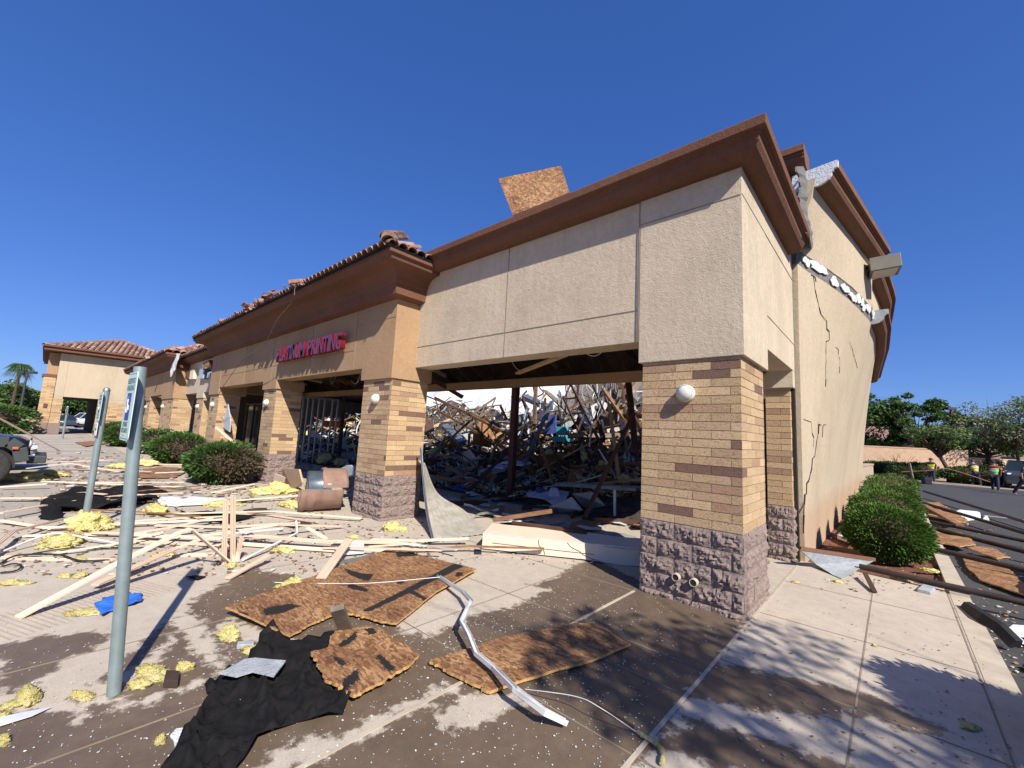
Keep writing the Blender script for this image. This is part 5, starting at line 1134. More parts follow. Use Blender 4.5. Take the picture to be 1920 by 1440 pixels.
tag(sheet('foam_board',jag(gp([(1782,968),(1800,960),(1838,964),(1838,972),(1810,976)],-.1),.01,.1,3),lambda x,y:-.02,['foam_white'],.15,.1),'white foam board on the road between rusty pipes','foam board')
tag(sheet('foam_board',jag(gp([(1882,1186),(1900,1176),(1960,1180),(1960,1215),(1915,1215)],-.12),.005,.1,3),lambda x,y:-.09,['foam_white'],.15,.02),'bright white sheet on the road at the right border','foam board')
tag(sheet('foam_board',jag(gp([(1843,976),(1850,968),(1855,977)],-.1),.005,.1,3),lambda x,y:-.05,['foam_white'],.15,.06),'small white foam wedge right of the foam board','foam board')
P=[G(1815,1138,.02),G(1850,1160,.05),G(1880,1180,.03),G(1910,1210,-.05)]
b=MB(); b.sweep([(-.02,0),(.05,-.05),(.08,-.03),(.03,.05),(-.02,.06)],P); tag(b.build('black_trim','rubber_black'),'black rubber trim strip lying over the right kerb','rubber strip')
# grey triangular slab and chunks at the side wall foot
b=MB(); T=[Vector((.07,3.32,.14)),Vector((.72,3.62,.10)),Vector((.33,3.05,.012)),Vector((.19,3.08,.012))]; T=[PX(1500,1030,.09),G(1640,1051,.10),G(1578,1085,.012),G(1562,1078,.012),G(1530,1058,.06)]
n0=len(T); b.add(T+[p+Vector((-.01,.05,-.02)) for p in T],[tuple(range(n0))[::-1],tuple(range(n0,2*n0))]+[(i,(i+1)%n0,n0+(i+1)%n0,n0+i) for i in range(n0)]); t_=thing('wall_chunk','grey triangular wall chunk with brown top edge at the side wall foot','wall chunk'); b.build('slab','plaster_grey',t_)
b=MB(); b.beam(T[0]+Vector((0,.02,.012)),T[1]+Vector((0,.02,.012)),.03,.05); b.build('painted_edge','trim_side',t_)
block('stucco_chunk',[(1570,1010),(1600,1022),(1610,1005),(1590,990)],.02,.08,'foam_white','white crumbled chunk on the soil behind the first hedge ball','wall chunk')
block('stucco_chunk',[(1585,985),(1600,990),(1605,978),(1592,974)],.02,.08,'plaster_grey','grey crumbled chunk near the side wall foot','wall chunk')
block('stucco_chunk',[(1720,1110),(1745,1116),(1755,1105),(1735,1098)],.0,.04,'plaster_grey','small grey stone on the walkway edge by the soil','stone')
b=MB(); b.beam(G(1622,1075,.1),G(1640,1110,.02),.05,.02); tag(b.build('wood_sliver','wood_dark'),'dark wooden sliver standing at the slab groove','sliver')
block('dark_scrap',[(889,1031),(902,1032),(903,1040),(889,1040)],0,.015,'navy','small black square scrap in front of the fallen fascia','scrap')
block('paper_wad',[(965,1030),(985,1032),(987,1038),(970,1039)],0,.05,'drywall','crumpled white paper wad in front of the fallen fascia','paper',.015)
# ply sheet sticking out of the roof
V4=[PV(935,335,(-3.6,.1,0),(-2.9,1.0,0))]; 
Q=[PY(935,336,.55),PY(1052,312,1.1),PY(1068,362,.8),PY(962,405,.35)]
nn=(Q[1]-Q[0]).cross(Q[3]-Q[0]).normalized()*.014; b=MB(); b.add([p+nn for p in Q]+[p-nn for p in Q],[(0,1,2,3),(7,6,5,4),(0,4,5,1),(1,5,6,2),(2,6,7,3),(3,7,4,0)],0); 
for k in (2,3,4,5): b.mi[k]=1
tag(b.build('plywood_sheet',['osb','osb_edge']),'plywood panel poking up above the beige parapet','plywood sheet')
b=MB(); b.rbox((-5.45,.5,5.28),(.5,.8,.03),(.15,.1,.2)); tag(b.build('roof_board','wood'),'small board lying on the roof where parapet meets tiles','board')
# ---- scattered litter on the ground (uncountable)
def litter(name,n,reg,s0,s1,mt,cols,label,z=.006,seed=1,thk=.3,avoid=None):
    r=random.Random(seed); b=MB()
    for i in range(n):
        px,py=reg(r); q=G(px,py)
        if q.z>1 or q.y>60: continue
        s=r.uniform(s0,s1)*r.uniform(.6,1.2); c=r.choice(cols); k=r.randint(3,5); a0=r.uniform(0,6); pts=[(math.cos(a0+6.28*j/k)*s*r.uniform(.5,1),math.sin(a0+6.28*j/k)*s*r.uniform(.35,1)) for j in range(k)]
        tz=r.uniform(.0,s*.5); v=[(q.x+x,q.y+y,z+max(0,x*tz/s)) for x,y in pts]; v2=[(x,y,zz+s*thk) for x,y,zz in v]
        b.add(v+v2,[tuple(range(k))[::-1],tuple(range(k,2*k))]+[(j,(j+1)%k,k+(j+1)%k,k+j) for j in range(k)],0,c)
    return tag(b.build(name,mt),label,name.replace('_',' '),kind='stuff')
W_=(1,1,1)
litter('glass_shards',1500,lambda r:(r.uniform(0,1250),1440-(r.random()**1.)*400),.003,.009,'chip',[(.75,.76,.72),(.6,.62,.6),(.5,.52,.5)],'crumbs of shattered glass strewn over the pavement',seed=2)
litter('glass_shards',2600,lambda r:(r.gauss(850,260),r.gauss(1150,90)),.003,.010,'chip',[(.75,.76,.72),(.6,.62,.6),(.4,.42,.4)],'bright glass crumbs around the plywood sheets',seed=3)
litter('debris_chips',1500,lambda r:(r.uniform(0,820),r.uniform(925,1080)),.01,.045,'chip',[(.3,.2,.13),(.2,.1,.07),(.45,.36,.26),(.6,.57,.5),(.15,.12,.1),(.25,.12,.08)],'small chips of wood and plaster around the trim pile',seed=4)
litter('debris_chips',1300,lambda r:(r.uniform(100,700),r.uniform(845,945)),.03,.12,'chip',[(.25,.13,.09),(.3,.2,.14),(.4,.33,.25),(.14,.09,.07),(.5,.46,.4)],'broken tile and wood chips across the parking lot',seed=5)
litter('dry_leaves',420,lambda r:(r.uniform(1380,1900),r.uniform(1085,1440)),.004,.016,'chip',[(.22,.16,.1),(.15,.12,.09),(.55,.5,.42),(.3,.24,.16)],'dry leaves and chips on the right walkway',seed=6,thk=.15)
litter('debris_chips',500,lambda r:(r.uniform(795,1190),r.uniform(940,1060)),.006,.03,'chip',[(.5,.47,.42),(.3,.2,.13),(.6,.6,.56),(.2,.14,.1)],'plaster crumbs along the fallen fascia',seed=7)
litter('debris_chips',300,lambda r:(r.uniform(1750,1920),r.uniform(960,1240)),.01,.03,'chip',[(.6,.6,.58),(.45,.25,.12),(.3,.2,.1)],'white crumbs on the road by the pipes',z=-.12,seed=8)
litter('debris_chips',260,lambda r:(r.uniform(1540,1780),r.uniform(1000,1110)),.01,.03,'chip',[(.6,.6,.58),(.45,.25,.12),(.12,.06,.04)],'crumbs on the red soil below the side wall',z=-.0,seed=9)
# ================================================================ SIGNPOSTS
def sign_post(base,h,w_,label,small=False,lean=(0,0),cap=True):
    t=thing('parking_sign',label,'parking sign',base); top=Vector((lean[0],lean[1],h))
    b=MB(); b.tube([(0,0,0),top],w_/2,20,caps=True); b.build('post','sign_post_paint',t)
    if cap: b=MB(); b.lathe([(w_*.53,-.02),(w_*.53,.0),(w_*.45,.025),(w_*.25,.04),(0,.045)],top,(0,0,1),18); b.build('post_cap','galvanised',t)
    W,H=.27,.46; zc=h-.04-H/2; c=top*(zc/h)+Vector((0,-w_/2-.006,0)); ang=R(3)
    M=Matrix.Rotation(ang,3,'Z')
    def rr_(W,H,r,y0,y1,m,name,par,zoff=0):
        pts=[]
        for sx,sz,a in ((1,1,0),(-1,1,90),(-1,-1,180),(1,-1,270)):
            for k in range(5):
                q=R(a+k*22.5); pts.append((sx*(W/2-r)+r*math.cos(q),sz*(H/2-r)+r*math.sin(q)))
        b=MB(); n=len(pts); v=[c+M@Vector((x,y0,z+zoff)) for x,z in pts]+[c+M@Vector((x,y1,z+zoff)) for x,z in pts]
        b.add(v,[tuple(range(n))[::-1],tuple(range(n,2*n))]+[(i,(i+1)%n,n+(i+1)%n,n+i) for i in range(n)]); return b.build(name,m,par)
    pl=rr_(W,H,.03,-.003,.003,'sign_plate','plate',t)
    rr_(W*.93,H*.955,.024,-.0036,-.003,'sign_green','border',pl); rr_(W*.90,H*.935,.022,-.0042,-.0036,'sign_plate','face',pl)
    rr_(W*.46,H*.40,.008,-.0052,-.0042,'sign_blue','blue_square',pl,-.005)
    def tx(s,size,z,m='sign_green'):
        o=text_mesh('lettering',s,size,.0008,m,(0,0,0),(0,0,0),pl,1,.0006); xs=[v.co.x for v in o.data.vertices]; o.location=c+M@Vector((-(max(xs)+min(xs))/2,-.0048,z)); o.rotation_euler=(R(90),0,ang)
    tx('RESERVED',.052,H*.33); tx('PARKING',.055,H*.225); tx('PERMIT',.046,-H*.30); tx('REQUIRED',.042,-H*.385)
    if True:      # wheelchair symbol
        b=MB(); o_=c+M@Vector((0,-.0056,-.005)); g=lambda x,z:o_+M@Vector((x,0,z))
        P=[(-.012,.052),(-.008,.012),(.018,.010),(.030,-.025),(.042,-.02)]
        for p,q in zip(P[:-1],P[1:]): b.beam(g(*p),g(*q),.009,.0012)
        b.beam(g(-.009,.03),g(.015,.028),.008,.0012); b.lathe([(0,0),(.010,0)],g(-.013,.066),(0,-1,0),12)
        pp=[g(-.004+.030*math.cos(R(a)),-.012+.030*math.sin(R(a))) for a in range(130,345,18)]
        for p,q in zip(pp[:-1],pp[1:]): b.beam(p,q,.007,.0012)
        b.build('wheelchair_symbol','sign_white',pl)
    if small:
        c=c+Vector((0,0,-H/2-.115)); q=rr_(.2,.2,.015,-.003,.003,'sign_white','van_plate',t); 
        o=text_mesh('lettering','VAN',.06,.0008,'sign_green',(0,0,0),(R(90),0,ang),q,1,.0006); xs=[v.co.x for v in o.data.vertices]; o.location=c+M@Vector((-(max(xs)+min(xs))/2,-.0045,-.02))
    for z in (.19,-.19):
        b=MB(); b.lathe([(0,0),(.008,0),(.008,.006),(0,.006)],c+M@Vector((0,-.004,z if not small else z*.4)),(0,-1,0),10); b.build('bolt','galvanised',pl)
    return t
bp=G(213,1302); lv=-Vector((RT.x,RT.y,0))*.155; sign_post(bp,2.08,.072,'large grey signpost with accessible parking plate, nearest the camera',cap=False,lean=(lv.x,lv.y))
bp=G(157,992); sign_post(bp,2.12,.085,'second signpost with parking plate and small white plate, in yellow wool',small=True,lean=(.0,.0))
bp=G(117,822); sign_post(bp,2.1,.11,'farthest signpost standing before the drive-through arcade')
# ================================================================ VEGETATION
def leafcloud(pts,size,cols,rng,up=.3,aspect=.5,nrm=None):
    n=len(pts); P=np.array(pts,dtype=np.float32); g=np.random.default_rng(rng)
    a=g.normal(size=(n,3)); a/=np.linalg.norm(a,axis=1)[:,None]; c=g.normal(size=(n,3)); c-= (c*a).sum(1)[:,None]*a; c/=np.linalg.norm(c,axis=1)[:,None]
    s=(size*g.uniform(.6,1.3,n))[:,None]; a=a*s; c=c*s*aspect
    V=np.stack([P-a,P+c*.9,P+a,P-c*.9],1).reshape(-1,3); Fc=np.arange(4*n).reshape(n,4)
    ci=g.integers(0,len(cols),n); k=g.uniform(.7,1.3,n)[:,None]; C=np.concatenate([np.array(cols)[ci]*k,np.ones((n,1))],1)
    return V,Fc,C
def leaf_mesh(name,V,Fc,C,parent):
    me=bpy.data.meshes.new(name); me.vertices.add(len(V)); me.vertices.foreach_set('co',V.astype(np.float32).ravel()); me.loops.add(Fc.size); me.loops.foreach_set('vertex_index',Fc.ravel().astype(np.int32))
    me.polygons.add(len(Fc)); me.polygons.foreach_set('loop_start',np.arange(0,Fc.size,4,dtype=np.int32)); me.polygons.foreach_set('loop_total',np.full(len(Fc),4,dtype=np.int32))
    at=me.attributes.new('col','FLOAT_COLOR','FACE'); at.data.foreach_set('color',C.astype(np.float32).ravel()); me.update(); me.validate(); me.materials.append(MT['leaf'])
    o=bpy.data.objects.new(name,me); sc.collection.objects.link(o); o.parent=parent; return o
GREEN=[(.07,.145,.022),(.095,.185,.03),(.045,.10,.016),(.13,.23,.042),(.035,.08,.015)]
OLIVE=[(.10,.16,.045),(.14,.20,.06),(.07,.11,.035),(.17,.22,.09)]
BROWN=[(.15,.115,.075),(.11,.085,.055),(.18,.14,.095),(.08,.075,.04)]
DEEP=[(.05,.10,.022),(.07,.14,.03),(.035,.07,.018),(.09,.165,.04)]
def shrub(loc,rx,ry,h,n,leaf,label,group,cols=GREEN,brown=None,seed=1,boxy=.0):
    t=thing('shrub',label,'shrub',loc,0,group); g=np.random.default_rng(seed); pts=[];cc=[]
    u=g.normal(size=(n,3)); u/=np.linalg.norm(u,axis=1)[:,None]
    if boxy: u=np.sign(u)*np.abs(u)**(1-boxy); u/= (np.abs(u)**4).sum(1)[:,None]**.25
    rad=g.uniform(.74,1.02,n)**.8
    for i in range(n):
        d=Vector(u[i]); nn=1+.13*mn.noise(d*2.6+Vector((seed*3.1,0,0)))+.07*mn.noise(d*8+Vector((0,seed,0)))
        p=d*rad[i]*nn; z=h*.5+p.z*h*.52
        if z<.02: z=abs(z)*.4+.02
        pts.append((p.x*rx,p.y*ry,z))
    V,Fc,C=leafcloud(pts,leaf,cols,seed)
    if brown:
        bd=Vector(brown).normalized(); w_=np.array([Vector(u[i]).dot(bd)-.35*max(0,u[i][2])+.35*mn.noise(Vector(u[i])*3) for i in range(n)]); k=w_>.36
        bc=np.array(BROWN)[g.integers(0,4,n)]; C[k,:3]=bc[k]
    leaf_mesh('foliage',V,Fc,C,t)
    b=MB(); K=16
    vs=[];
    for j in range(9):
        ph=-math.pi/2+math.pi*j/8
        for k in range(K): a=2*math.pi*k/K; vs.append((rx*.78*math.cos(ph)*math.cos(a),ry*.78*math.cos(ph)*math.sin(a),max(.01,h*.5+h*.42*math.sin(ph))))
    b.add(vs,[(j*K+k,j*K+(k+1)%K,(j+1)*K+(k+1)%K,(j+1)*K+k) for j in range(8) for k in range(K)]); b.build('branch_core','bark',t); return t
HG='clipped shrubs in the red soil bed along the side wall'
for i,(y,x,r,h,n,lb) in enumerate(((4.7,1.02,.58,.90,15000,'nearest clipped round shrub by the cracked side wall'),(6.2,.92,.54,.80,9000,'second clipped shrub along the side wall'),(7.9,.95,.68,.92,9000,'third clipped shrub along the side wall, brightest on top'),(9.9,1.0,.66,.82,5000,'fourth clipped shrub along the side wall'),(12.1,1.0,.72,.84,4000,'fifth clipped shrub along the side wall'),(14.7,1.0,.78,.8,3000,'sixth clipped shrub along the side wall'),(17.8,1.0,.85,.85,2500,'seventh clipped shrub along the side wall'),(22,1.1,1.0,.85,2500,'last clipped shrub beyond the end of the side wall'))):
    shrub((x,y,-.03),r,r*(.95 if i else .85),h,n,.026 if i<3 else .04,lb,HG,GREEN,None,i+1)
LG='shrubs along the tan storefront'
shrub((-12.9,-1.35,0),1.08,.95,1.12,9000,.05,'half dried brown shrub nearest the litter bin',LG,DEEP,(.6,.75,-.1),21)
shrub((-19.6,-1.15,0),1.25,1.05,1.12,6000,.06,'green rounded shrub left of the half dried one',LG,DEEP,(.7,.7,-.3),22)
shrub((-25,-1.0,0),1.6,1.1,1.15,5000,.07,'flowering pale-tipped shrub behind the near signpost',LG,DEEP+[(.5,.5,.35)],(.8,.6,-.5),23)
shrub((-31,-1.6,0),1.6,1.0,1.2,4000,.08,'dark clipped shrub seen between the two signposts',LG,DEEP,None,24)
shrub((-36.5,-1.6,0),1.6,1.0,1.2,3000,.09,'farthest clipped shrub before the arcade',LG,DEEP,None,25)
shrub((2.3,-.62,-.13),.55,.55,1.15,9000,.03,'dark leafy shrub poking in at the lower right edge','shrub at the right road edge',DEEP,None,31)
shrub((-46.3,-8.6,0),1.7,3.5,2.0,6000,.12,'long clipped hedge left of the pavilion pier','hedges before the pavilion',DEEP,None,32,.5)
shrub((-52,-11,0),2.5,5,2.2,5000,.14,'light green hedge behind the long hedge at far left','hedges before the pavilion',GREEN,None,33,.5)
def tree(name,loc,H,cr,ch,label,cat='tree',n=6000,leaf=.12,cols=OLIVE,seed=1,lean=(0,0),ncl=26,sparse=1.,group=None,trunk_r=.14,z0=.35):
    t=thing(name,label,cat,loc,0,group); r=random.Random(seed); g=np.random.default_rng(seed); b=MB(); top=Vector((lean[0],lean[1],H*z0*1.3))
    b.tube(catmull([(0,0,-.05),(lean[0]*.2+.05,lean[1]*.3,H*z0*.5),(lean[0]*.7,lean[1]*.7,H*z0),top],5),[trunk_r*(1-.03*i) for i in range(16)],9); 
    cen=Vector((lean[0],lean[1],H-ch)); cl=[]
    for i in range(ncl):
        d=Vector((r.gauss(0,1),r.gauss(0,1),r.gauss(0,1))).normalized()*r.uniform(.35,1)**.6; p=cen+Vector((d.x*cr,d.y*cr,d.z*ch)); cl.append((p,r.uniform(.22,.42)*cr*sparse))
        m_=(top+p)*.5+Vector((r.gauss(0,.1),r.gauss(0,.1),-.05*H)); b.tube(catmull([top-Vector((0,0,r.uniform(0,.25)*H*z0)),m_,p],4),[trunk_r*.5*(1-.1*k) for k in range(9)],6,caps=False)
        for _ in range(3):
            e=p+Vector((r.gauss(0,.3),r.gauss(0,.3),r.gauss(.1,.25)))*cr*.7; b.tube([p,(p+e)*.5+Vector((0,0,.04)),e],[trunk_r*.12,trunk_r*.09,trunk_r*.05],5,caps=False)
    b.build('trunk','bark',t); pts=[]
    wts=np.array([c[1]**2 for c in cl]); wts/=wts.sum()
    for k,i in enumerate(g.choice(len(cl),n,p=wts)):
        p,rad=cl[i]; d=g.normal(size=3); d/=np.linalg.norm(d)+1e-9; q=g.uniform(.2,1)**.5*rad; pts.append((p.x+d[0]*q,p.y+d[1]*q,p.z+d[2]*q*.6))
    V,Fc,C=leafcloud(pts,leaf,cols,seed); leaf_mesh('crown',V,Fc,C,t); return t
def gd(px,dist,z=-.13,py=860):
    d=ray(px,py); d=Vector((d.x,d.y,0)).normalized(); q=CAM+d*dist; return (q.x,q.y,z)
TG='trees beyond the block wall'
# shade tree beyond the right picture edge: throws the dappled shade
tree('shade_tree',(8.0,-4.5,-.13),7.4,2.5,1.5,'leafy street tree standing by the road right of the walkway',n=9500,leaf=.07,cols=DEEP,seed=3,ncl=36,trunk_r=.13,z0=.5,sparse=.8)
tree('broad_tree',gd(1618,60),8.3,3.0,3.4,'dark green tree partly hidden behind the side wall end',n=4200,leaf=.2,cols=DEEP,seed=4,group=TG,lean=(-.5,0))
tree('conical_tree',gd(1722,60),8.6,2.9,3.5,'tallest dark green tree right of the side wall',n=6500,leaf=.19,cols=DEEP,seed=15,group=TG,ncl=44,sparse=.72)
tree('broad_tree',gd(1672,62),6.0,2.4,2.2,'thin twiggy tree left of the tallest dark one',n=1500,leaf=.16,cols=OLIVE,seed=6,group=TG)
tree('street_tree',gd(1777,46),4.2,1.95,.95,'low spreading tree with leaning brown trunk behind the worker',n=5500,leaf=.12,cols=OLIVE,seed=7,group=TG,lean=(-.45,.2),trunk_r=.16,z0=.4)
tree('broad_tree',gd(1815,62),6.6,3.0,2.3,'olive tree behind the dark light pole',n=3600,leaf=.16,cols=OLIVE,seed=8,ncl=34,sparse=.75,group=TG)
tree('broad_tree',gd(1852,58),5.2,2.6,2.2,'dense mid green tree above the green-vested worker',n=4000,leaf=.16,cols=DEEP,seed=9,group=TG)
tree('sparse_tree',gd(1908,56),7.6,3.4,2.6,'pale airy tree with dark branches at the right edge',n=3600,leaf=.12,cols=[(.2,.25,.14),(.15,.2,.1),(.25,.28,.18)],seed=10,group=TG,ncl=34)
tree('sparse_tree',gd(1960,54),6.4,3.2,2.2,'second airy tree just beyond the right edge',n=4000,leaf=.11,cols=OLIVE,seed=11,group=TG)
for i,(px,d,rx,h,lb) in enumerate(((1700,46,1.3,1.2,'dark clipped shrub right of the leaning wooden stake'),(1727,46,1.2,1.3,'dark clipped shrub left of the yellow-vested worker'),(1806,46,1.3,1.2,'clipped shrub between the two left-hand workers'),(1846,46,1.2,1.1,'pale shrub right of the crouching gold-vested worker'),(1665,50,1.6,1.2,'clipped shrub at the foot of the block wall'),(1640,50,1.6,1.1,'shrub nearest the side wall end by the block wall'))):
    shrub(gd(px,d),rx,rx,h,3000,.08,lb,'shrubs before the block wall',DEEP,None,50+i)
t=thing('bare_shrub','leafless twiggy shrub against the sunny block wall','shrub',gd(1682,52)); b=MB()
for k in range(46):
    d=Vector((rr.gauss(0,.55),rr.gauss(0,.55),1)).normalized(); b.tube([(0,0,0),d*1.1,d*1.9+Vector((rr.gauss(0,.2),rr.gauss(0,.2),.15))],[.03,.018,.008],5,caps=False)
b.build('twigs','bark',t)
for i,(px,d,H,cr,lb) in enumerate(((8,90,4.6,3.2,'leftmost roadside tree behind the palm'),(40,95,4.4,3.4,'round olive tree behind the white pickup'),(62,88,4.6,3.0,'olive tree left of the pavilion pier'),(98,110,6,4,'tree seen left of the arcade opening'),(135,100,7,5,'bright green tree seen through the arcade'),(160,100,7,5,'second green tree seen through the arcade'),(-30,85,5,4,'tree beyond the left picture edge'),(-8,120,7,5,'tall pale tree far behind the palm'))):
    tree('roadside_tree',gd(px,d,-.13,790),H,cr,H*.38,lb,n=4500,leaf=.26,cols=OLIVE if i%2 else DEEP,seed=60+i,group='trees along the far road',trunk_r=.25)
pt_=thing('palm_tree','fan palm with drooping fronds at the far left','palm',gd(17,80,-.13,790)); b=MB(); b.tube([(0,0,0),(.1,0,2.5),(0,.1,6.8)],[.2,.15,.13],9); b.build('trunk','bark',pt_)
V_=[];Fl=[];Cl=[]
for k in range(42):
    a=rr.uniform(0,6.28); e=rr.uniform(-.6,1.1); d=Vector((math.cos(a)*math.cos(e),math.sin(a)*math.cos(e),math.sin(e))); c0=Vector((0,.1,6.9)); L=rr.uniform(1.0,1.5); s_=d.cross(Vector((0,0,1))).normalized()
    mid=c0+d*L*.55; tip=c0+d*L+Vector((0,0,-.7))
    for j in range(7):
        o_=s_*((j-3)*.22); n0=len(V_); V_+=[mid-d*.3,mid+o_*.6+s_*.05,tip+o_*1.3+Vector((0,0,-abs(j-3)*.12)),mid+o_*.6-s_*.05]; Fl.append((n0,n0+1,n0+2,n0+3)); c_=rr.uniform(.7,1.2); Cl.append((.07*c_,.13*c_,.035*c_,1))
leaf_mesh('crown',np.array([tuple(v) for v in V_]),np.array(Fl),np.array(Cl),pt_)
# ================================================================ FAR STRUCTURES
q0,q1=Vector(gd(1600,50)),Vector(gd(1816,54)); 
def wall_between(name,a,c,h,th,m,label,cat='wall'):
    d=(c-a).normalized(); n=Vector((-d.y,d.x,0))*th; b=MB(); v=[a,c,c+n,a+n]; b.add([tuple(p) for p in v]+[(p.x,p.y,p.z+h) for p in v],[(0,3,2,1),(4,5,6,7)]+[(i,(i+1)%4,4+(i+1)%4,4+i) for i in range(4)]); 
    t=thing(name,label,cat); b.build('masonry',m,t); b=MB(); n2=Vector((-d.y,d.x,0)); b.beam((a+n*.5)+Vector((0,0,h+.05)),(c+n*.5)+Vector((0,0,h+.05)),th*1.25,.1); b.build('coping',m,t)
wall_between('block_wall',q0,q1,2.4,.25,'block_wall','sunlit pinkish block wall behind the workers')
wall_between('block_wall',Vector(gd(1818,56)),Vector(gd(1960,66)),1.8,.25,'block_wall','second low block wall behind the parked cars at right')
wall_between('enclosure_wall',Vector((-.3,24,-.13)),Vector((.2,30,-.13)),1.1,.3,'house_wall','tan low wall at the far end of the side wall')
wall_between('low_wall',Vector(gd(28,75,-.13,790)),Vector(gd(75,70,-.13,790)),1.1,.2,'house_wall','tan low wall behind the hedge at far left')
def house(loc,w_,d_,h,rh,label,rz=0):
    t=thing('house',label,'house',loc,rz); b=MB(); b.box(-w_/2,w_/2,-d_/2,d_/2,0,h); b.build('wall','house_wall',t); b=MB(); e=.5
    b.add([(-w_/2-e,-d_/2-e,h),(w_/2+e,-d_/2-e,h),(w_/2+e,d_/2+e,h),(-w_/2-e,d_/2+e,h),(-w_/4,0,h+rh),(w_/4,0,h+rh)],[(0,1,5,4),(1,2,5),(2,3,4,5),(3,0,4),(3,2,1,0)]); b.build('roof','house_roof',t)
    for k in (-.3,0,.3):
        b=MB(); b.box(w_*k-.6,w_*k+.6,-d_/2-.04,-d_/2,1.0,2.2); b.build('window','car_glass',t)
house(gd(1648,82),10,9,3.6,2.2,'tan tiled house behind the block wall left of the tallest tree'); house(gd(1668,90),8,8,3.0,1.8,'second tiled house roof between the trees'); house(gd(1832,78),7,8,4.0,2.4,'tan house roof showing between the right-hand trees')
def pole(px,py_top,dist,label,heads,zt=None):
    x,y,_=gd(px,dist,-.13,py_top+60); d=ray(px,py_top); k=math.hypot(x-CAM.x,y-CAM.y)/math.hypot(d.x,d.y); h=CAM.z+d.z*k+.13
    t=thing('light_pole',label,'light pole',(x,y,-.13)); b=MB(); b.tube([(0,0,0),(0,0,h)],[.14,.09],8); b.build('pole','pole_dark',t); s_=Vector((RT.x,RT.y,0)).normalized()
    for a in heads: b=MB(); c=Vector((0,0,h))+s_*a; b.beam(c-s_*.42,c+s_*.42,.4,.25); b.build('lamp_head','pole_dark',t)
    b=MB(); b.beam(Vector((0,0,h))-s_*.9*len(heads)*.5,Vector((0,0,h))+s_*.9*len(heads)*.5,.08,.08); b.build('cross_arm','pole_dark',t)
pole(1787,766,60,'dark parking lot light pole among the right-hand trees',[0]); pole(40,697,75,'twin-headed light pole left of the pavilion',[-.6,.6])
t=thing('wooden_stake','weathered wooden stake leaning beside the hedge','stake'); b=MB(); a=G(1717,920,-.13); b.beam(a,PV(1705,868,a,a+Vector((-.5,.2,0))),.12,.07); b.build('stake_post','wood_grey',t)
cable('barrier_rope',[PY(1690,885,36),PY(1748,882,36),PY(1780,880,36),PY(1860,905,36)],.03,'wood','brown rope strung past the yellow-vested worker','rope')
tag(px_panel('caution_sign',[(63,762),(70,762),(70,768),(63,768)],-5.6,'yellow_sign','small yellow sign beside the pavilion pier','sign',.03),kind='thing')
q=PX(82,767,X0+.05-.4); b=MB(); b.box(X0-.38,X0-.34,-4.95,-4.75,2.0,2.3); tag(b.build('wall_plaque','letter_dark'),'small dark plaque on the pavilion brick pier','plaque')
# ================================================================ CARS
def wheel(t,x,y,r,w_):
    b=MB(); b.lathe([(r*.60,-w_/2),(r*.9,-w_/2),(r,-w_*.32),(r,w_*.32),(r*.9,w_/2),(r*.60,w_/2),(r*.58,0),(r*.60,-w_/2)],(x,y,r),(1,0,0),28); ty=b.build('tyre','tyre',t)
    b=MB(); sx=1 if x>0 else -1; xo=x+sx*w_*.30
    b.lathe([(0,.0),(r*.16,.0),(r*.18,-.03)],(xo,y,r),(sx,0,0),16); b.lathe([(r*.52,.03),(r*.61,.03),(r*.61,-.06),(r*.5,-.05)],(xo,y,r),(sx,0,0),28)
    for k in range(5):
        a=2*math.pi*k/5; u=Vector((0,math.cos(a),math.sin(a))); b.beam(Vector((xo-sx*.01,y,r))+u*r*.1,Vector((xo+sx*.01,y,r))+u*r*.56,.035,.09*r/.35,a)
    b.lathe([(0,-.06),(r*.55,-.06)],(xo,y,r),(sx,0,0),20); b.build('rim','rim',ty)
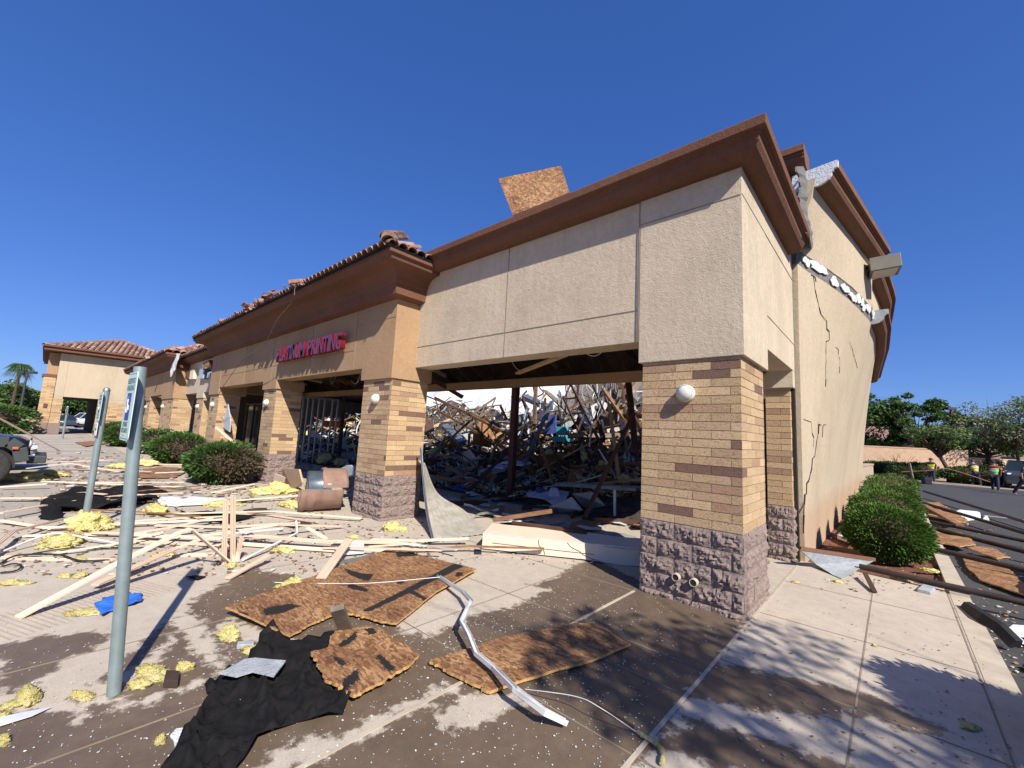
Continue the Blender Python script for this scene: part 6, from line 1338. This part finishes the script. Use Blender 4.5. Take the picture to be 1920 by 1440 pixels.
def car(label,loc,rz,paint,kind='sedan',group=None):
    """nose towards local -Y... stations run nose to tail"""
    t=thing('parked_car' if kind!='pickup' else 'pickup_truck',label,'car' if kind!='pickup' else 'pickup',loc,rz,group)
    if kind=='offroad': L,W,r=4.3,1.84,.41; st=[(0,.60,.55,.98),(.12,.66,.50,1.08),(.5,.72,.5,1.13),(1.35,.78,.5,1.16),(2.6,.80,.5,1.16),(3.9,.80,.5,1.16),(4.2,.78,.55,1.12)]; cab=[(1.30,.70,1.15,1.17),(1.62,.68,1.15,1.80),(4.05,.68,1.15,1.82),(4.18,.70,1.15,1.5)]; wy=(.62,3.15)
    elif kind=='pickup': L,W,r=5.6,1.95,.39; st=[(0,.80,.45,.85),(.1,.90,.38,1.0),(.6,.95,.35,1.1),(1.5,.97,.35,1.15),(3.4,.97,.35,1.12),(5.4,.95,.38,1.12),(5.55,.9,.45,1.05)]; cab=[(1.35,.86,1.12,1.16),(2.0,.72,1.12,1.82),(3.2,.72,1.12,1.84),(3.5,.82,1.12,1.3)]; wy=(.95,4.3)
    else: L,W,r=4.6,1.8,.33; st=[(0,.62,.35,.60),(.1,.78,.25,.72),(.5,.86,.22,.82),(1.3,.89,.22,.94),(2.4,.90,.22,.97),(3.8,.89,.24,1.0),(4.4,.82,.28,.95),(4.6,.72,.4,.8)]; cab=[(1.15,.80,.92,.96),(1.95,.62,.95,1.42),(3.1,.62,.95,1.44),(3.95,.76,.95,1.04)]; wy=(.88,3.6)
    def ringb(s): 
        y,w_,z0,z1=s; h=z1-z0; return [(-w_*.93,y,z0),(-w_,y,z0+h*.25),(-w_,y,z0+h*.62),(-w_*.93,y,z0+h*.88),(-w_*.75,y,z1),(0,y,z1+.02),(w_*.75,y,z1),(w_*.93,y,z0+h*.88),(w_,y,z0+h*.62),(w_,y,z0+h*.25),(w_*.93,y,z0)]
    b=MB(); v=[]; K=11
    for s in st: v+=ringb(s)
    fs=[(i*K+j,i*K+(j+1)%K,(i+1)*K+(j+1)%K,(i+1)*K+j) for i in range(len(st)-1) for j in range(K)]+[tuple(range(K))[::-1],tuple(range((len(st)-1)*K,len(st)*K))]
    b.add(v,fs,0,sm=False); bo=b.build('body',paint,t); md=bo.modifiers.new('s','BEVEL'); md.width=.04; md.segments=3; md.limit_method='ANGLE'; md.angle_limit=R(22)
    b=MB(); v=[]
    for y,w_,z0,z1 in cab: v+=[(-w_-.08,y,z0),(-w_,y,z1),(w_,y,z1),(w_+.08,y,z0)]
    n=len(cab); top=[];gl=[]
    for i in range(n-1):
        a=i*4; gl+=[(a,a+1,a+5,a+4),(a+2,a+3,a+7,a+6)]; (gl if i!=1 else top).append((a+1,a+2,a+6,a+5))
    gl+=[(0,3,2,1)]; b.add(v,gl); b.build('window','car_glass',t)
    b=MB(); y1,w1,_,zt=cab[1]; y2=cab[2][0]; b.box(-w1-.02,w1+.02,y1-.05,y2+.05,zt-.03,zt+.035)
    for sx in (-1,1):
        for p,q in (((sx*(cab[0][1]+.07),cab[0][0],cab[0][2]),(sx*w1,y1,zt)),((sx*(w1+.065),(y1+y2)/2,cab[1][2]),(sx*w1,(y1+y2)/2,zt)),((sx*(cab[3][1]+.07),cab[3][0],cab[3][2]),(sx*w1,y2,zt))): b.beam(p,q,.05,.06)
    b.build('roof',paint,t,.02)
    for y in wy:
        for sx in (-1,1):
            wheel(t,sx*(W/2-.11+(.06 if kind=='offroad' else 0)),y,r,.22 if kind!='offroad' else .27)
            b=MB(); ra=r*1.14; K=12; x=sx*(W/2-.0)
            if kind=='offroad':
                pr=[(-.55,.55),(-.48,.86),(-.3,1.0),(.3,1.0),(.48,.86),(.56,.6)]; b.sweep([(0,-.02),(.13,-.02),(.13,.05),(0,.05)] if sx<0 else [(0,-.02),(-.13,-.02),(-.13,.05),(0,.05)],[(x-sx*.02,y+a,z) for a,z in pr],up=(sx*1.,0,0)) if False else None
                for (a0,z0),(a1,z1) in zip(pr[:-1],pr[1:]): b.beam((x-sx*.04,y+a0,z0),(x-sx*.04,y+a1,z1),.05,.24)
                b.build('fender','car_plastic',t,.01); b=MB()
            vs=[(x+sx*.004-sx*.05,y,r)]+[(x+sx*.004,y+ra*math.cos(math.pi*k/K),r+ra*math.sin(math.pi*k/K)) for k in range(K+1)]
            b.add(vs,[(0,k,k+1) if sx>0 else (0,k+1,k) for k in range(1,K+1)]); b.build('wheel_well','rubber_black',t)
    hz=.66 if kind=='sedan' else .92
    for sx in (-1,1):
        b=MB(); 
        if kind=='offroad': b.lathe([(0,.03),(.06,.028),(.095,.0),(.1,-.02)],(sx*.45,-.02,.93),(0,-1,0),16)
        else: b.rbox((sx*.68,.14,hz),(.22,.24,.10),(R(-12),0,R(-sx*26)))
        b.build('headlight','headlight',t,.01)
    b=MB(); 
    if kind=='offroad':
        b.rbox((0,-.22,.58),(1.5,.2,.17)); b.rbox((0,-.1,.52),(.9,.2,.12)); b.build('bumper','car_plastic',t,.02)
        b=MB()
        for k in range(7): b.rbox((-.27+.09*k,-.015,.9),(.045,.03,.32))
        b.build('grille','rubber_black',t,.01)
        for sx in (-1,1): b=MB(); b.rbox((sx*(W/2+.02),.2,.86),(.03,.1,.06)); b.build('side_marker','amber',t,.01); b=MB(); b.rbox((sx*(W/2+.1),1.55,1.3),(.18,.1,.2)); b.build('mirror','car_plastic',t,.02)
        b=MB(); b.tube([(-.3,-.34,.56),(-.3,-.40,.56),(-.25,-.42,.56)],.02,8); b.build('tow_hook','amber',t)
    else: b.rbox((0,.03,.38),(W*.82,.14,.2)); b.build('bumper','car_plastic' if kind!='sedan' else paint,t,.03)
    if kind=='pickup': b=MB(); b.box(-.8,.8,3.55,5.45,1.10,1.16); b.build('bed','rubber_black',t)
    return t
# noses point to +Y (towards the shops): turn by 180 degrees
q=G(10,910); car('black off-road car with grey plastic fender at the left edge',(q.x-.90,-5.05,-.012),math.pi,'car_black','offroad')
car('silver blue car parked beyond the black off-roader',(-18.4,-4.9,-.012),math.pi,'car_silver','sedan')
car('white pickup far off on the left road',gd(26,78,-.13,790),R(70),'car_white','pickup')
car('white van-like car seen through the left of the arcade',gd(115,80,-.13,790),R(20),'car_white','pickup')
car('white car seen through the right of the arcade',gd(145,82,-.13,790),R(60),'car_white','sedan')
car('dark car seen beyond the arcade',gd(132,75,-.13,790),R(100),'car_dark','sedan')
car('blue-grey pickup parked at the right edge behind the green-vested worker',gd(1918,44),R(-10),'car_dark','pickup')
# ================================================================ PEOPLE
def person(label,loc,rz,J,vest,trousers,hat,sleeve='shirt_dark'):
    """J: joint positions in metres for a 1.8 m figure facing -Y"""
    t=thing('person',label,'person',loc,rz)
    E_=[('pel','spi'),('spi','che'),('che','nec'),('nec','hea'),('hea','top'),('che','lsh'),('lsh','lel'),('lel','lwr'),('lwr','lha'),('che','rsh'),('rsh','rel'),('rel','rwr'),('rwr','rha'),('pel','lhi'),('lhi','lkn'),('lkn','lan'),('lan','lto'),('pel','rhi'),('rhi','rkn'),('rkn','ran'),('ran','rto')]
    rad=dict(pel=.15,spi=.135,che=.165,nec=.06,hea=.095,top=.08,lsh=.07,rsh=.07,lel=.047,rel=.047,lwr=.033,rwr=.033,lha=.036,rha=.036,lhi=.1,rhi=.1,lkn=.065,rkn=.065,lan=.045,ran=.045,lto=.04,rto=.04)
    def skin(name,edges,mt,k=1.,add=0.,root='pel'):
        names=[]; [names.append(n) for e in edges for n in e if n not in names]
        me=bpy.data.meshes.new(name); me.from_pydata([J[n] for n in names],[(names.index(a),names.index(b)) for a,b in edges],[]); o=bpy.data.objects.new(name,me); sc.collection.objects.link(o); o.parent=t
        m=o.modifiers.new('skin','SKIN'); m.use_smooth_shade=True; lay=me.skin_vertices[0].data
        for i,n in enumerate(names): rr_=rad[n]*k+add; lay[i].radius=(rr_,rr_*.8 if n in('pel','spi','che') else rr_); lay[i].use_root=(n==(root if root in names else names[0]))
        s_=o.modifiers.new('sub','SUBSURF'); s_.levels=s_.render_levels=2; me.materials.append(MT[mt]); return o
    skin('body',E_,'skin')
    skin('trousers',[e for e in E_ if e[0] in('lhi','rhi','lkn','rkn') or e in(('pel','lhi'),('pel','rhi'))][:],trousers,1.,.022)
    skin('sleeves',[('che','lsh'),('lsh','lel'),('che','rsh'),('rsh','rel')],sleeve,1,.012,'che')
    skin('vest',[('pel','spi'),('spi','che'),('che','lsh'),('che','rsh')],vest,1.,.028)
    hd=Vector(J['hea']); f=Vector((0,-1,0))
    b=MB(); b.lathe([(.118,0),(.122,.03),(.105,.09),(.06,.13),(0,.14)],hd+Vector((0,0,.03)),(0,0,1),16); b.lathe([(.12,0),(.155,-.005),(.155,.008),(.12,.012)],hd+Vector((0,-.02,.035)),(0,-.1,1),16); b.build('hard_hat',hat,t)
    b=MB()
    for sx in(-1,1): b.lathe([(0,.012),(.012,.006),(.014,0)],hd+Vector((sx*.035,-.092,.0)),(0,-1,0),8)
    b.build('eyes','navy',t); b=MB(); b.rbox(hd+Vector((0,-.10,-.02)),(.025,.035,.045)); b.build('nose','skin',t,.008)
    for side in 'lr':
        ha=Vector(J[side+'ha']); d=(ha-Vector(J[side+'wr'])).normalized(); s_=d.cross(Vector((1,0,0))).normalized(); b=MB()
        for k in range(4): p=ha+s_*((k-1.5)*.02); b.tube([p,p+d*(.05+.01*(k in(1,2))),p+d*.075+Vector((.015,0,0))],[.009,.0085,.006],6)
        p=ha-d*.02+s_*.03; b.tube([p,p+s_*.03+d*.02,p+s_*.035+d*.045],[.010,.009,.007],6); b.build('hand','skin',t)
    b=MB(); c=Vector(J['che']); sp=Vector(J['spi']); m_=(c+sp)/2; 
    for z in (-.02,.14): b.lathe([(.178,-.02),(.186,-.02),(.186,.02),(.178,.02)],sp+(c-sp)*((z+.1)/.3),(c-sp),18)
    o=b.build('reflective_band','reflective' if vest!='vest_yellow' else 'vest_orange',t); return t
def pose(arm=(.25,0,.1,-.1),leg=(.1,-.1),bend=0.,knee=(0,0)):
    J=dict(pel=(0,0,.98),spi=(0,-bend*.15,1.15),che=(0,-bend*.4,1.38),nec=(0,-bend*.55,1.56),hea=(0,-bend*.65-.01,1.68),top=(0,-bend*.68,1.78))
    for s,sx,a,l,kn in (('l',1,arm[0],leg[0],knee[0]),('r',-1,arm[1],leg[1],knee[1])):
        J[s+'sh']=(sx*.2,-bend*.42,1.46); J[s+'el']=(sx*.27,-bend*.42-a*.25,1.20); J[s+'wr']=(sx*.26,-bend*.42-a*.25-max(.03,a*.5)*.4,.98+.1*max(0,a)); J[s+'ha']=(sx*.25,-bend*.42-a*.25-max(.03,a*.5)*.5,.90+.12*max(0,a))
        J[s+'hi']=(sx*.095,0,.93); J[s+'kn']=(sx*.11,-l*.5-kn*.2,.50); J[s+'an']=(sx*.11,-l*.95+kn*.1,.09+kn*.15); J[s+'to']=(sx*.12,-l*.95-.14+kn*.1,.04+kn*.1)
    return J
def face(px,away=True):
    d=ray(px,860); a=math.atan2(d.y,d.x); return a+math.pi/2+(0 if away else math.pi)   # local -Y
k=1.08
for lb,px,py,rz,J,v,tr,h,sl,s in (('worker in yellow vest and dark trousers walking away with bare arms',1748,905,None,pose((.1,-.2),(.25,-.3),.05),'vest_yellow','navy','hat_navy','shirt_dark',.93),
  ('bending worker in gold vest and dark blue cap',1832,911,R(200),pose((.9,.7),(.3,-.2),.45,(.3,.1)),'vest_gold','navy','hat_navy','shirt_dark',.95),
  ('worker in bright green vest with dark red sleeve turned away',1867,921,None,pose((.2,.5),(.2,-.25),.05),'vest_green','navy','navy','shirt_red',.96),
  ('dark-clothed person striding at the right picture edge',1926,930,R(60),pose((.3,-.3),(.4,-.5),.1),'shirt_dark','navy','navy','shirt_dark',.98)):
    q=G(px,py,-.13); t=person(lb,q,rz if rz is not None else face(px),J,v,tr,h,sl); t.scale=(s,s,s)
b=MB(); q=G(1738,908,-.13); b.rbox((q.x,q.y+.3,q.z+.2),(.4,.55,.38),(0,0,.3)); b.rbox((q.x,q.y+.3,q.z+.42),(.25,.3,.1),(0,0,.3)); tag(b.build('equipment_bag','navy',None,.08),'dark equipment bag on the ground left of the yellow-vested worker','bag')
for o in sc.objects:
    if o.parent is None and o.get('category') and not o.get('kind'): o['kind']='thing'
